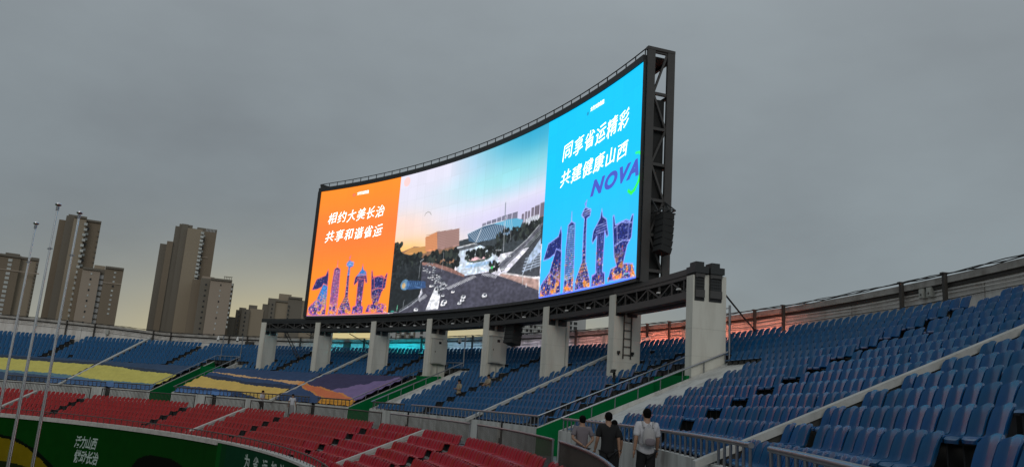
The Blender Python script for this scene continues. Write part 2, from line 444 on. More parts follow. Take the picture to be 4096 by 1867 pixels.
# ------------------------------------------------------------------ lettering
def text_mesh(body, shear=0.0, offset=0.0, space=1.0):
    c = bpy.data.curves.new('t', 'FONT'); c.body = body; c.size = 1.0; c.shear = shear; c.offset = offset; c.space_character = space
    c.resolution_u = 4
    o = bpy.data.objects.new('t', c); COL.objects.link(o)
    dg = bpy.context.evaluated_depsgraph_get()
    me = bpy.data.meshes.new_from_object(o.evaluated_get(dg))
    v = np.array([x.co[:] for x in me.vertices]); f = [tuple(p.vertices) for p in me.polygons]
    bpy.data.objects.remove(o); bpy.data.curves.remove(c); bpy.data.meshes.remove(me)
    lo = v.min(0); hi = v.max(0)
    v = (v - lo) / np.maximum(hi - lo, 1e-6)
    return v, f
def wall_text(body, name, R, tL, tR, z0, z1, m, parent, shear=0.0, offset=0.0, space=1.0, slant=0.0, rough=0.0, proud=0.012, zshift=0.0):
    """lettering on the inner face of a cylinder: from angle tL (its left end) to tR; zshift = rise from left to right"""
    v, f = text_mesh(body, shear, offset, space)
    mb = MB(); vs = []
    nch = len(body)
    for x, y, _ in v:
        if rough:
            lc = (x * nch) % 1.0; y = (y - 0.5) * 0.92 + 0.5 + 0.16 * (lc - 0.5)
            x += rough * 0.12 * math.sin(37 * y + 11 * x); y += rough * math.sin(53 * x + 17 * y)
        t = tL + (tR - tL) * (x + slant * y)
        vs.append(P(R - proud, t, z0 + (z1 - z0) * y + zshift * x))
    mb.add(vs, f)
    return mb.build(name, m, parent)
wall_text('活力山西', 'lettering', 44.30, 80.45, 77.45, -2.90, -2.12, M_PRINT, front, shear=0.25, offset=0.022, space=0.95)
wall_text('悦动长治', 'lettering', 44.30, 80.20, 77.00, -3.82, -3.00, M_PRINT, front, shear=0.25, offset=0.022, space=0.95)
for ch, a, b_, z0, z1 in (('为', 54.55, 53.55, -2.30, -1.55), ('省', 52.85, 51.85, -2.30, -1.56), ('运', 51.05, 50.0, -2.30, -1.58), ('加', 49.25, 48.15, -2.30, -1.52), ('油', 47.40, 46.35, -2.30, -1.52)):
    wall_text(ch, 'lettering', 44.30, a, b_, z0, z1, M_PRINT, front, offset=0.018)

# ------------------------------------------------------------------ low wall between walkway and blue seats, in lengths between gaps
GAPS = [(38.6, 39.3), (50.75, 51.35), (63.05, 63.75), (75.4, 76.1), (87.8, 88.5)]
cuts = sorted(VOMS + GAPS)
edges = [T_MIN] + [x for c in cuts for x in c] + [T_MAX]
where = ['beside the near handrail up to the nearest green passage', 'between the nearest green passage and the first dark gap', 'between the first and second dark gaps', 'with the pale stains between second gap and middle passage', 'under the orange banner end, past the middle passage', 'below the orange and yellow banner', 'just before the farthest green passage', 'just past the farthest green passage', 'far end, below the yellow banner']
for i in range(0, len(edges), 2):
    a, b_ = edges[i], edges[i + 1]
    o = MB().arc(51.70, 51.872, -0.02, 0.985, a, b_, 0.8).build('low_wall', M_WALL)
    tag(o, 'low stained white wall, length ' + where[i // 2], 'wall', 'low white walls along the walkway')
for i, (a, b_) in enumerate(GAPS):
    # steps in the dark gap
    o = MB().arc(51.78, 51.873, 0.0, 0.36, a + 0.01, b_ - 0.01).arc(51.875, 51.879, -0.01, 0.725, a + 0.005, b_ - 0.005)
    tag(o.build('gap_step', M_STEP), 'dark stepped gap in the low white wall, number %s from the camera' % ['one', 'two', 'three', 'four', 'five'][i], 'step', 'dark gaps in the low wall')

# ------------------------------------------------------------------ green passages (cut through the blue tier)
def radial_wall(mb, t, side, R0, R1, th, z0, ztop):
    """slab of thickness th standing along the radius at angle t; side = +1 thickens towards larger angle"""
    n = 6; u = tang(t) * side
    for i in range(n):
        a = R0 + (R1 - R0) * i / n; b_ = R0 + (R1 - R0) * (i + 1) / n
        p0, p1 = radial(t) * a, radial(t) * b_
        mb.hexa([p0 + Vector((0, 0, z0)), p1 + Vector((0, 0, z0)), p1 + u * th + Vector((0, 0, z0)), p0 + u * th + Vector((0, 0, z0)),
                 p0 + Vector((0, 0, ztop(a))), p1 + Vector((0, 0, ztop(b_))), p1 + u * th + Vector((0, 0, ztop(b_))), p0 + u * th + Vector((0, 0, ztop(a)))])
    return mb
def vt(R): return 1.0 + 0.438 * (R - 51.75)
VL = ['nearest the camera, beside the walking people', 'in the middle, right of the orange banner', 'farthest, between the two yellow banners']
RL = ['nearest', 'middle', 'farthest']
for i, (a, b_) in enumerate(VOMS):
    t = thing('entrance_passage', 'green walled passage through the blue tier, ' + VL[i], 'passage', P(51.8, (a + b_) / 2, 0), 'green passages through the blue tier')
    # inner skins are painted green, outer faces and tops white
    radial_wall(MB(), b_, 1, 51.70, 58.1, 0.10, -0.01, vt).build('side_wall', M_WALL, t)
    radial_wall(MB(), b_, -1, 51.69, 58.0, 0.012, -0.01, lambda R: vt(R) - 0.035).build('green_lining', M_GREEN, t)
    radial_wall(MB(), a, -1, 51.70, 58.1, 0.10, -0.01, vt).build('side_wall', M_WALL, t)
    radial_wall(MB(), a, 1, 51.69, 58.0, 0.012, -0.01, lambda R: vt(R) - 0.035).build('green_lining', M_GREEN, t)
    MB().arc(51.70, 56.2, -0.30, 0.002, a, b_).build('passage_floor', M_FLOOR, t)
    MB().arc(56.52, 58.1, 2.8, 2.95, a + 0.02, b_ - 0.02).build('roof_slab', M_GREEN, t)
    MB().arc(56.40, 56.52, 2.0, vt(56.5) + 0.10, a + 0.02, b_ - 0.02).build('end_wall', M_GREEN, t)
    MB().arc(57.6, 57.7, -0.01, 2.9, a + 0.02, b_ - 0.02).build('dark_doorway', M_BLACK, t)
    gap = 3.4 if i == 0 else 1.7
    mb = MB(); sl = lambda R: 1.035 + 0.469 * (R - 52.33) + 0.012
    mb.arc(51.88, 52.33, 0.72, 1.03, a - gap + 0.12, a - 0.01)
    for j in range(6):
        r0, r1 = 52.0 + 6.1 * j / 6, 52.0 + 6.1 * (j + 1) / 6
        for tj in np.linspace(a - gap + 0.12, a - 0.01 , 5)[:-1]:
            t1_ = tj + (gap - 0.13) / 4
            mb.hexa([P(r0, tj, sl(r0) - 0.35), P(r1, tj, sl(r1) - 0.35), P(r1, t1_, sl(r1) - 0.35), P(r0, t1_, sl(r0) - 0.35), P(r0, tj, sl(r0)), P(r1, tj, sl(r1)), P(r1, t1_, sl(r1)), P(r0, t1_, sl(r0))])
    if i < 2: mb.build('sloping_plinth', M_WALL, t)
    # rails on both side walls and across the end
    RZ = lambda R: vt(R) + 0.40
    for nm, tt, s in (('far', b_ + 0.055, 1), ('near', a - 0.055, -1)):
        h = thing('handrail', 'sloping steel handrail on the %s side wall of the %s green passage' % (nm, RL[i]), 'handrail', P(51.8, tt, 1.0), 'sloping handrails beside the green passages')
        MB().tube([P(51.75, tt, RZ(51.75)), P(54, tt, RZ(54)), P(58.0, tt, RZ(58.0))], 0.032, 8).build('rail', M_STEEL, h, True)
        for R in np.linspace(52.0, 57.9, 8):
            MB().tube([P(R, tt, vt(R) - 0.01), P(R, tt, RZ(R) - 0.02)], 0.020, 6).build('post', M_STEEL, h, True)
    h = thing('handrail', 'short level steel handrail across the top end of the %s green passage' % RL[i], 'handrail', P(58.05, (a + b_) / 2, 3.8), 'level handrails at the passage ends')
    MB().tube([P(58.04, x, RZ(58.0) + 0.02) for x in np.linspace(a - 0.05, b_ + 0.05, 5)], 0.030, 8).build('rail', M_STEEL, h, True)
    for x in np.linspace(a + 0.3, b_ - 0.3, 4):
        MB().tube([P(58.04, x, vt(58.1) - 0.01), P(58.04, x, RZ(58.0))], 0.018, 6).build('post', M_STEEL, h, True)

# ------------------------------------------------------------------ aisle steps
ORD = ['first', 'second', 'third', 'fourth', 'fifth', 'sixth', 'seventh', 'eighth']
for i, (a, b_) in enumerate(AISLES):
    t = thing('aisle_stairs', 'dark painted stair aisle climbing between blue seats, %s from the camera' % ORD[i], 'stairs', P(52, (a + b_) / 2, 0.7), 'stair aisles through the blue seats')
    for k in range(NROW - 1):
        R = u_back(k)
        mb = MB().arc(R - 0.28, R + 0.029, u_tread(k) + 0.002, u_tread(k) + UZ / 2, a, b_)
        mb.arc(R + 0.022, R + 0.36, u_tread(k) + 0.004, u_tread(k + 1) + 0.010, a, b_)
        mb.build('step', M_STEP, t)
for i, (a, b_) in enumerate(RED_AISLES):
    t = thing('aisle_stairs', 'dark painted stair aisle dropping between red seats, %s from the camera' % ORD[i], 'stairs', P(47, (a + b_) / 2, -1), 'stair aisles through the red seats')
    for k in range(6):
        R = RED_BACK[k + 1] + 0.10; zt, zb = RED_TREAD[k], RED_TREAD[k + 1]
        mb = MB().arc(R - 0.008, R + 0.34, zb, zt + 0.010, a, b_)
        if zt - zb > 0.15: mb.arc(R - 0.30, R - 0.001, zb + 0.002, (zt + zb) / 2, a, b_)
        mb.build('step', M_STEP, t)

# ------------------------------------------------------------------ sloping kerbs that divide the blocks
KN = ['nearest the camera', 'second from the camera', 'crossing the orange banner', 'crossing the yellow banner']
for i, tt in enumerate(KERBS):
    t = thing('dividing_kerb', 'pale sloping concrete kerb running up the blue tier, ' + KN[i], 'kerb', P(52, tt, 0.7), 'sloping kerbs dividing the blue tier')
    zt = lambda R: 1.0 + 0.472 * (R - 51.43)
    mb = MB(); u = tang(tt)
    for j in range(8):
        a, b_ = 51.45 + 9.9 * j / 8, 51.45 + 9.9 * (j + 1) / 8
        mb.hexa([radial(tt) * R + u * w + Vector((0, 0, zt(R) + dz)) for dz in (-0.13, 0) for R, w in ((a, -0.12), (b_, -0.12), (b_, 0.12), (a, 0.12))])
    mb.build('coping', M_KERB, t)
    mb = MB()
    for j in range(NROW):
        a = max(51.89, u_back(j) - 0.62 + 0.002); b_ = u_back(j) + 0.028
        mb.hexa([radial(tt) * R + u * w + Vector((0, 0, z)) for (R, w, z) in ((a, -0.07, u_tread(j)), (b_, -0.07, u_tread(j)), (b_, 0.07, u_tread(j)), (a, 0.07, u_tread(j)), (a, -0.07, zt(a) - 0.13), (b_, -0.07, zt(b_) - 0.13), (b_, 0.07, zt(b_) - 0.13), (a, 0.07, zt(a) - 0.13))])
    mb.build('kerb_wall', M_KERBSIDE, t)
for i, tt in enumerate(RED_KERBS):
    t = thing('dividing_kerb', 'pale sloping concrete kerb running down the red tier, %s from the camera' % ORD[i], 'kerb', P(47, tt, -1), 'sloping kerbs dividing the red tier')
    zt = lambda R: 0.44 + 0.405 * (R - 49.98)
    mb = MB(); u = tang(tt)
    mb.hexa([radial(tt) * R + u * w + Vector((0, 0, zt(R) + dz)) for dz in (-0.15, 0) for R, w in ((44.72, -0.12), (49.85, -0.12), (49.85, 0.12), (44.72, 0.12))])
    mb.build('coping', M_KERB, t)
    mb = MB()
    mb.hexa([radial(tt) * R + u * w + Vector((0, 0, zt(R) - dz)) for dz in (0.85, 0.15) for R, w in ((44.75, -0.09), (49.84, -0.09), (49.84, 0.09), (44.75, 0.09))])
    mb.build('kerb_wall', M_WALL, t)

# ------------------------------------------------------------------ perimeter wall round the top
PT = lambda t: float(np.interp(t, [-10, 58, 70, 86, 92, 97, 104.5, 112], [6.25, 6.25, 6.09, 6.06, 6.12, 6.48, 6.80, 6.95]))
pw = thing('perimeter_wall', 'weathered white plaster wall round the top of the blue tier', 'wall', P(61.6, 50, 4.7))
seams = np.arange(T_MIN, T_MAX + 0.1, 5.9)
for a, b_ in zip(seams[:-1], seams[1:]):
    MB().arc(61.52, 61.75, -4.9, lambda t: PT(t) - 0.20, a + 0.02, b_ - 0.02).build('wall_panel', M_PERIM, pw)
MB().arc(61.38, 61.85, lambda t: PT(t) - 0.20, lambda t: PT(t), T_MIN, T_MAX, 1.0).build('coping', M_COPE, pw)
MB().arc(61.45, 61.515, lambda t: PT(t) - 0.31, lambda t: PT(t) - 0.215, T_MIN, T_MAX, 1.0).build('dark_band', M_PIPE, pw)
for dz, r in ((0.38, 0.022), (0.50, 0.016), (0.66, 0.013)):
    MB().tube([P(61.47 + 0.02 * math.sin(t * 1.3), t, PT(t) - dz + 0.015 * math.sin(t * 0.9 + dz * 9)) for t in np.arange(T_MIN, T_MAX, 1.0)], r, 6).build('pipe', M_PIPE if dz > 0.6 else M_PERIM, pw, True)
for t in [16.6, 18.5, 24.79, 26.68, 33.06, 34.91, 41.15, 42.94, 49.2, 51.1, 57.4, 59.3, 64.6, 70.73, 77.57, 83.23, 85.16, 91.2, 93.0, 98.86, 101.57]:
    u = tang(t); c = radial(t) * 61.33
    mb = MB().box(c + Vector((0, 0, (PT(t) + 0.10 + 4.70) / 2)), radial(t) * 0.05, u * 0.055, Vector((0, 0, (PT(t) + 0.10 - 4.70) / 2)))
    mb.box(c + Vector((0, 0, PT(t) + 0.08)), radial(t) * 0.10, u * 0.07, Vector((0, 0, 0.02)))
    mb.build('post', M_PIPE, pw)
for q, (t0, amp) in enumerate(((0.0, 0.07), (1.7, 0.10), (3.1, 0.05))):
    pts = []
    for t in np.arange(T_MIN, T_MAX, 0.5):
        s = abs(math.sin((t + t0) * 0.38))
        pts.append(P(61.36 + 0.03 * q, t, PT(t) + 0.10 - amp * (1 - s) + 0.02 * math.sin(3.1 * t + q * 2)))
    o = MB().tube(pts, 0.016, 5).build('cable', M_CABLE)
    tag(o, ['thick black cable sagging along the top of the perimeter wall', 'lower black cable looping along the perimeter wall top', 'thin black cable along the perimeter wall top'][q], 'cable', 'cables on the perimeter wall')
for q, t in enumerate((25.86, 25.53)):
    b = thing('junction_box', 'pale grey junction box on the perimeter wall, %s of two, between steel posts' % ('upper' if q else 'lower'), 'box', P(61.4, t, 5.9), 'junction boxes on the perimeter wall')
    u = tang(t)
    MB().box(P(61.44, t, 5.88), radial(t) * 0.07, u * 0.11, Vector((0, 0, 0.145))).build('body', M_BOX, b)
    MB().box(P(61.365, t, 5.88), radial(t) * 0.006, u * 0.09, Vector((0, 0, 0.12))).build('door', M_BOX, b)
    MB().box(P(61.355, t, 5.84), radial(t) * 0.004, u * 0.03, Vector((0, 0, 0.03))).build('sticker', M_PIPE, b)
for q, (t, w, h) in enumerate(((46.6, 0.16, 0.30), (40.0, 0.14, 0.22), (72.6, 0.35, 0.40), (69.4, 0.30, 0.36), (55.2, 0.10, 0.20), (97.6, 0.16, 0.2), (83.0, 0.45, 0.22))):
    b = thing('junction_box', ['white tall utility box on wall left of the sixth pillar', 'small grey box on salmon wall beside the ladder pillar', 'dark rusty box with cables behind the first pillar', 'dark rusty box behind the second pillar', 'small hanging box on the cyan lit wall', 'small box on wall above the far stair aisle', 'wide box with hanging cables above the farthest passage'][q], 'box', P(61.4, t, 5.6))
    u = tang(t); zc = PT(t) - 0.62
    mm = M_BOX if q in (0, 1, 5) else M_PIPE
    MB().box(P(61.40, t, zc), radial(t) * 0.09, u * w, Vector((0, 0, h))).build('body', mm, b)
    MB().box(P(61.30, t, zc), radial(t) * 0.007, u * w * 0.85, Vector((0, 0, h * 0.88))).build('door', mm, b)
    MB().tube([P(61.42, t, zc - h), P(61.40, t + 0.1, zc - h - 0.25)], 0.018, 6).build('conduit', M_CABLE, b)

# colour-wash lamp bars at the foot of the wall, behind the top row of seats (their glow is on the wall)
WASH = [(75.6, 79.0, (0.35, 0.75, 0.95), 9, 'faint pale cyan in the first bay'), (70.0, 74.6, (0.03, 0.62, 0.82), 75, 'strong cyan in the second bay'), (63.4, 68.6, (0.01, 0.72, 0.90), 95, 'strong cyan in the third bay'),
        (57.4, 62.2, (0.36, 0.66, 0.95), 50, 'pale ice blue in the fourth bay'), (49.8, 55.0, (0.70, 0.66, 0.82), 40, 'pale lilac white in the fifth bay'), (44.9, 49.4, (1.0, 0.46, 0.42), 50, 'soft pink in the sixth bay'),
        (38.4, 44.4, (1.0, 0.25, 0.16), 85, 'strong salmon in the seventh bay'), (32.6, 38.0, (1.0, 0.28, 0.18), 60, 'salmon beside the last pillar')]
for q, (a, b_, colr, st, lab) in enumerate(WASH):
    w_ = thing('wash_light', 'slim lamp bar at the wall foot glowing ' + lab, 'lamp', P(61.2, (a + b_) / 2, 4.75), 'lamp bars washing the perimeter wall')
    MB().arc(60.98, 61.06, 4.70, 4.765, a, b_, 0.6).build('housing', M_BLACK, w_)
    MB().arc(60.995, 61.045, 4.767, 4.785, a + 0.05, b_ - 0.05, 0.6).build('light_strip', emit_mat('wash_glow_' + str(q), colr, st), w_)

# ------------------------------------------------------------------ concrete pillars with their slots
PL = ['first pillar at the far end, left of the screen', 'second pillar, under the orange picture', 'third pillar, under the street picture', 'fourth pillar carrying the smaller cabinet', 'fifth pillar carrying the larger cabinet', 'sixth pillar, plain, under the cyan picture', 'seventh pillar carrying the dark ladder', 'last pillar nearest the camera, under the girder end']
ZP = 6.87
for i, t in enumerate(PILLARS):
    u = tang(t); hw = 0.26
    p = thing('concrete_pillar', 'cream concrete fin, ' + PL[i], 'pillar', P(57.1, t, 2.6), 'concrete pillars under the screen')
    base = u_tread(5) - 0.4 if i not in (3, 7) else 2.94
    def blk(R0, R1, z0, z1, w=hw):
        c = radial(t) * ((R0 + R1) / 2) + Vector((0, 0, (z0 + z1) / 2))
        return MB().box(c, radial(t) * (R1 - R0) / 2, u * w, Vector((0, 0, (z1 - z0) / 2)))
    blk(56.60, 57.96, base, 5.92).build('fin', M_PILLAR, p)
    blk(56.60, 56.665, 5.92, ZP).build('front_post', M_PILLAR, p)
    blk(57.06, 57.255, 5.92, 6.34 if i < 7 else 6.92, hw * 0.95).build('middle_post', M_PILLAR, p)
    if i in (1, 2, 5): MB().tube([radial(t) * 57.75 - u * 0.285 + Vector((0, 0, base)), radial(t) * 57.75 - u * 0.285 + Vector((0, 0, 5.9))], 0.025, 6).build('conduit', M_BOX, p)
    for zj in (3.9, 4.9): blk(56.595, 57.965, zj, zj + 0.018, hw + 0.004).build('formwork_joint', M_PILLARJ, p)
    blk(57.765, 57.96, 5.92, 6.45 if i < 7 else 6.92).build('rear_post', M_PILLAR, p)

# ------------------------------------------------------------------ two box girders running through the slots
for gi, (R0, R1) in enumerate(((56.68, 57.045), (57.27, 57.75))):
    gd = thing('truss_girder', ('front' if gi == 0 else 'rear') + ' dark steel truss girder resting in the pillar slots below the screen', 'girder', P((R0 + R1) / 2, 54, 6.0), 'truss girders under the screen')
    bays = PILLARS
    for i in range(7):
        a, b_ = PILLARS[i] + (0.35 if i == 0 else 0.0), PILLARS[i + 1] - (0.35 if i == 6 else 0.0)
        a -= 0.004; b_ += 0.004
        ZB, ZW = (6.20, 6.43) if i < 6 else (6.05, 6.33)
        if gi == 1: MB().arc(R0 - 0.012, R0 - 0.002, ZW + 0.002, 6.798, a, b_, 0.8).build('backing_plate', M_BLACK, gd)
        MB().arc(R0, R1, ZB, ZW, a, b_, 0.8).build('bottom_chord', M_BLACKSTEEL if i < 6 else M_GREYSTEEL, gd)
        MB().arc(R0, R1, 6.80, 7.17, a, b_, 0.8).build('top_chord', M_BLACKSTEEL if i < 6 else M_GREYSTEEL, gd)
        if gi == 0:
            MB().arc(R0 - 0.03, R0 - 0.002, 6.95, 7.17, a, b_, 0.8).build('cover_strip', M_GREYSTEEL if i == 6 else M_BLACKSTEEL, gd)
        nn = 7
        for j in range(nn):
            x0 = a + (b_ - a) * j / nn; x1 = a + (b_ - a) * (j + 1) / nn
            for R in (R0 + 0.04, R1 - 0.04):
                MB().beam(P(R, x0, ZW - 0.005), P(R, x0, 6.805), 0.06, 0.05, radial(x0)).build('upright', M_GREYSTEEL, gd)
                za, zb = (ZW - 0.005, 6.805) if j % 2 == 0 else (6.805, ZW - 0.005)
                MB().beam(P(R, x0, za), P(R, x1, zb), 0.06, 0.045, radial(x0)).build('diagonal', M_GREYSTEEL, gd)
    for i, t in enumerate(PILLARS):
        u = tang(t); c = radial(t) * ((R0 + R1) / 2)
        zt = 6.42 if i < 7 else 6.95
        MB().box(c + Vector((0, 0, (5.935 + zt) / 2)), radial(t) * ((R1 - R0) / 2 + 0.012), u * 0.285, Vector((0, 0, (zt - 5.935) / 2))).build('bearing_block', M_BLACKSTEEL, gd)
    for z0, z1, ww, tt in ((6.952, 7.20, 0.34, 31.9), (7.20, 7.39, 0.24, 31.95)):
        u = tang(tt); c = radial(tt) * ((R0 + R1) / 2 + 0.02)
        MB().box(c + Vector((0, 0, (z0 + z1) / 2)), radial(tt) * (0.29 if z0 < 7 else 0.17), u * ww, Vector((0, 0, (z1 - z0) / 2))).build('end_block', M_BLACKSTEEL, gd)
    # bolted grid on the end plates of the last pillar
    t = PILLARS[7]; u = tang(t)
    for a in range(6):
        for b2 in range(9):
            R = R0 + 0.05 + (R1 - R0 - 0.10) * a / 5; z = 6.0 + 0.9 * b2 / 8
            MB().box(radial(t) * R - u * 0.290 + Vector((0, 0, z)), radial(t) * 0.022, u * 0.006, Vector((0, 0, 0.028))).build('bolt_plate', M_BLACK, gd)

# little white work lamps clamped under the truss
lampm = MB().abox(-0.09, 0.09, -0.05, 0.05, -0.03, 0.03).mesh('lamp_body', M_LAMP)
armm = MB().abox(-0.012, 0.012, -0.012, 0.012, 0.03, 0.22).mesh('lamp_arm', M_BLACKSTEEL)
LT = [72.6, 69.6, 68.5, 67.4, 66.3, 65.2, 62.4, 60.9, 59.7, 58.7, 55.4, 53.8, 47.6, 43.2, 41.0, 34.6, 32.9]
for i, t in enumerate(LT):
    bay = max(j for j in range(8) if PILLARS[j] >= t); kth = 1 + sum(1 for q in LT[:i] if max(j for j in range(8) if PILLARS[j] >= q) == bay)
    o = tag(place('work_lamp', lampm, None, P(56.62, t, 6.47 + 0.05 * (i % 2)), math.radians(t + 90 + (i * 37) % 25 - 12)), 'small white lamp on the truss, %s from the far end, between %s and %s pillars' % (ORD[kth - 1], ORD[bay], ORD[bay + 1]), 'lamp', 'small lamps along the truss')
    place('arm', armm, o)

# ------------------------------------------------------------------ video screen
RS, SZ0, SZ1 = 56.50, 7.35, 17.20
SL, SR = 72.20, 36.35
PAN = [(72.20, 62.80), (62.80, 45.95), (45.95, 36.35)]
scr = thing('video_screen', 'huge curved lit video screen in a dark steel frame above the blue seats', 'screen', P(57, 54, 7.17))
def to_led(img, hdr):      # sRGB picture -> emitted light; fully driven diodes clip the camera
    x = np.where(img <= 0.04045, img / 12.92, ((img + 0.055) / 1.055) ** 2.4)
    k = np.clip((x - 0.72) / 0.28, 0, 1)
    return x * (1 + (np.array(hdr, float) - 1) * k * k * (3 - 2 * k))
class Canvas:
    def __init__(s, w, h): s.w, s.h = w, h; s.a = np.zeros((w, h, 3)); s.u, s.vv = np.meshgrid((np.arange(w) + .5) / w, (np.arange(h) + .5) / h, indexing='ij')
    def _m(s, pts, pad=0.0):
        xs = [p[0] for p in pts]; ys = [p[1] for p in pts]
        i0 = max(0, int((min(xs) - pad) * s.w) - 1); i1 = min(s.w, int((max(xs) + pad) * s.w) + 2); j0 = max(0, int((min(ys) - pad) * s.h) - 1); j1 = min(s.h, int((max(ys) + pad) * s.h) + 2)
        return slice(i0, max(i0, i1)), slice(j0, max(j0, j1))
    def poly(s, pts, col, al=1.0):
        I, J = s._m(pts); m = inpoly(s.u[I, J], s.vv[I, J], pts) * al; s.blend(I, J, m, col)
    def blend(s, I, J, m, col):
        c = np.array(col, float) / 255.0
        if c.ndim == 1: c = c[None, None, :]
        s.a[I, J] = s.a[I, J] * (1 - m[..., None]) + c * m[..., None]
    def line(s, pts, wd, col, al=1.0, asp=1.0):
        for (x0, y0), (x1, y1) in zip(pts[:-1], pts[1:]):
            I, J = s._m([(x0, y0), (x1, y1)], wd * 1.5); X = (s.u[I, J] - x0) * asp; Y = s.vv[I, J] - y0
            dx, dy = (x1 - x0) * asp, y1 - y0; l2 = dx * dx + dy * dy + 1e-12
            tt = np.clip((X * dx + Y * dy) / l2, 0, 1); d = np.hypot(X - tt * dx, Y - tt * dy)
            s.blend(I, J, np.clip(1.5 - d / wd * 1.0, 0, 1) * al, col)
    def ell(s, cx, cy, rx, ry, col, al=1.0):
        I, J = s._m([(cx - rx, cy - ry), (cx + rx, cy + ry)]); m = (((s.u[I, J] - cx) / rx) ** 2 + ((s.vv[I, J] - cy) / ry) ** 2 < 1) * al; s.blend(I, J, m, col)
    def down(s):
        return s.a.reshape(s.w // 2, 2, s.h // 2, 2, 3).mean((1, 3))
def smooth_noise(w, h, cells, rng):
    g_ = rng.random((cells + 2, cells + 2)); x = np.linspace(0, cells, w, endpoint=False); y = np.linspace(0, cells, h, endpoint=False)
    xi, yi = x.astype(int), y.astype(int); fx, fy = (x - xi)[:, None], (y - yi)[None, :]
    return (g_[np.ix_(xi, yi)] * (1 - fx) * (1 - fy) + g_[np.ix_(xi + 1, yi)] * fx * (1 - fy) + g_[np.ix_(xi, yi + 1)] * (1 - fx) * fy + g_[np.ix_(xi + 1, yi + 1)] * fx * fy)
LAND = {
 'flag': [(.027, .204), (.071, .288), (.177, .314), (.201, .362), (.212, .324), (.216, .231), (.15, .225), (.09, .207)],
 'base': [(.161, .25), (.22, .23), (.228, .008), (.004, .004), (.014, .07), (.101, .131)],
 'pagoda': [(.311, .424), (.314, .372), (.352, .355), (.366, .066), (.362, .004), (.258, .006), (.266, .068), (.266, .235), (.277, .357), (.308, .372)],
 'tv': [(.466, .456), (.448, .440), (.462, .418), (.515, .396), (.507, .368), (.474, .360), (.476, .25), (.484, .138), (.537, .040), (.540, .010), (.379, .009), (.383, .052), (.446, .145), (.446, .308), (.450, .362), (.417, .388), (.440, .412), (.458, .420)],
 'col': [(.628, .379), (.640, .340), (.680, .318), (.690, .284), (.706, .238), (.690, .232), (.668, .262), (.661, .068), (.685, .060), (.688, .007), (.552, .008), (.556, .062), (.592, .068), (.588, .252), (.548, .222), (.540, .236), (.550, .282), (.580, .307), (.616, .338)],
 'ding': [(.745, .322), (.757, .322), (.772, .275), (.877, .280), (.918, .266), (.936, .292), (.948, .290), (.936, .190), (.897, .159), (.866, .080), (.959, .068), (.988, .006), (.716, .018), (.745, .070), (.802, .076), (.772, .127), (.752, .259)],
}
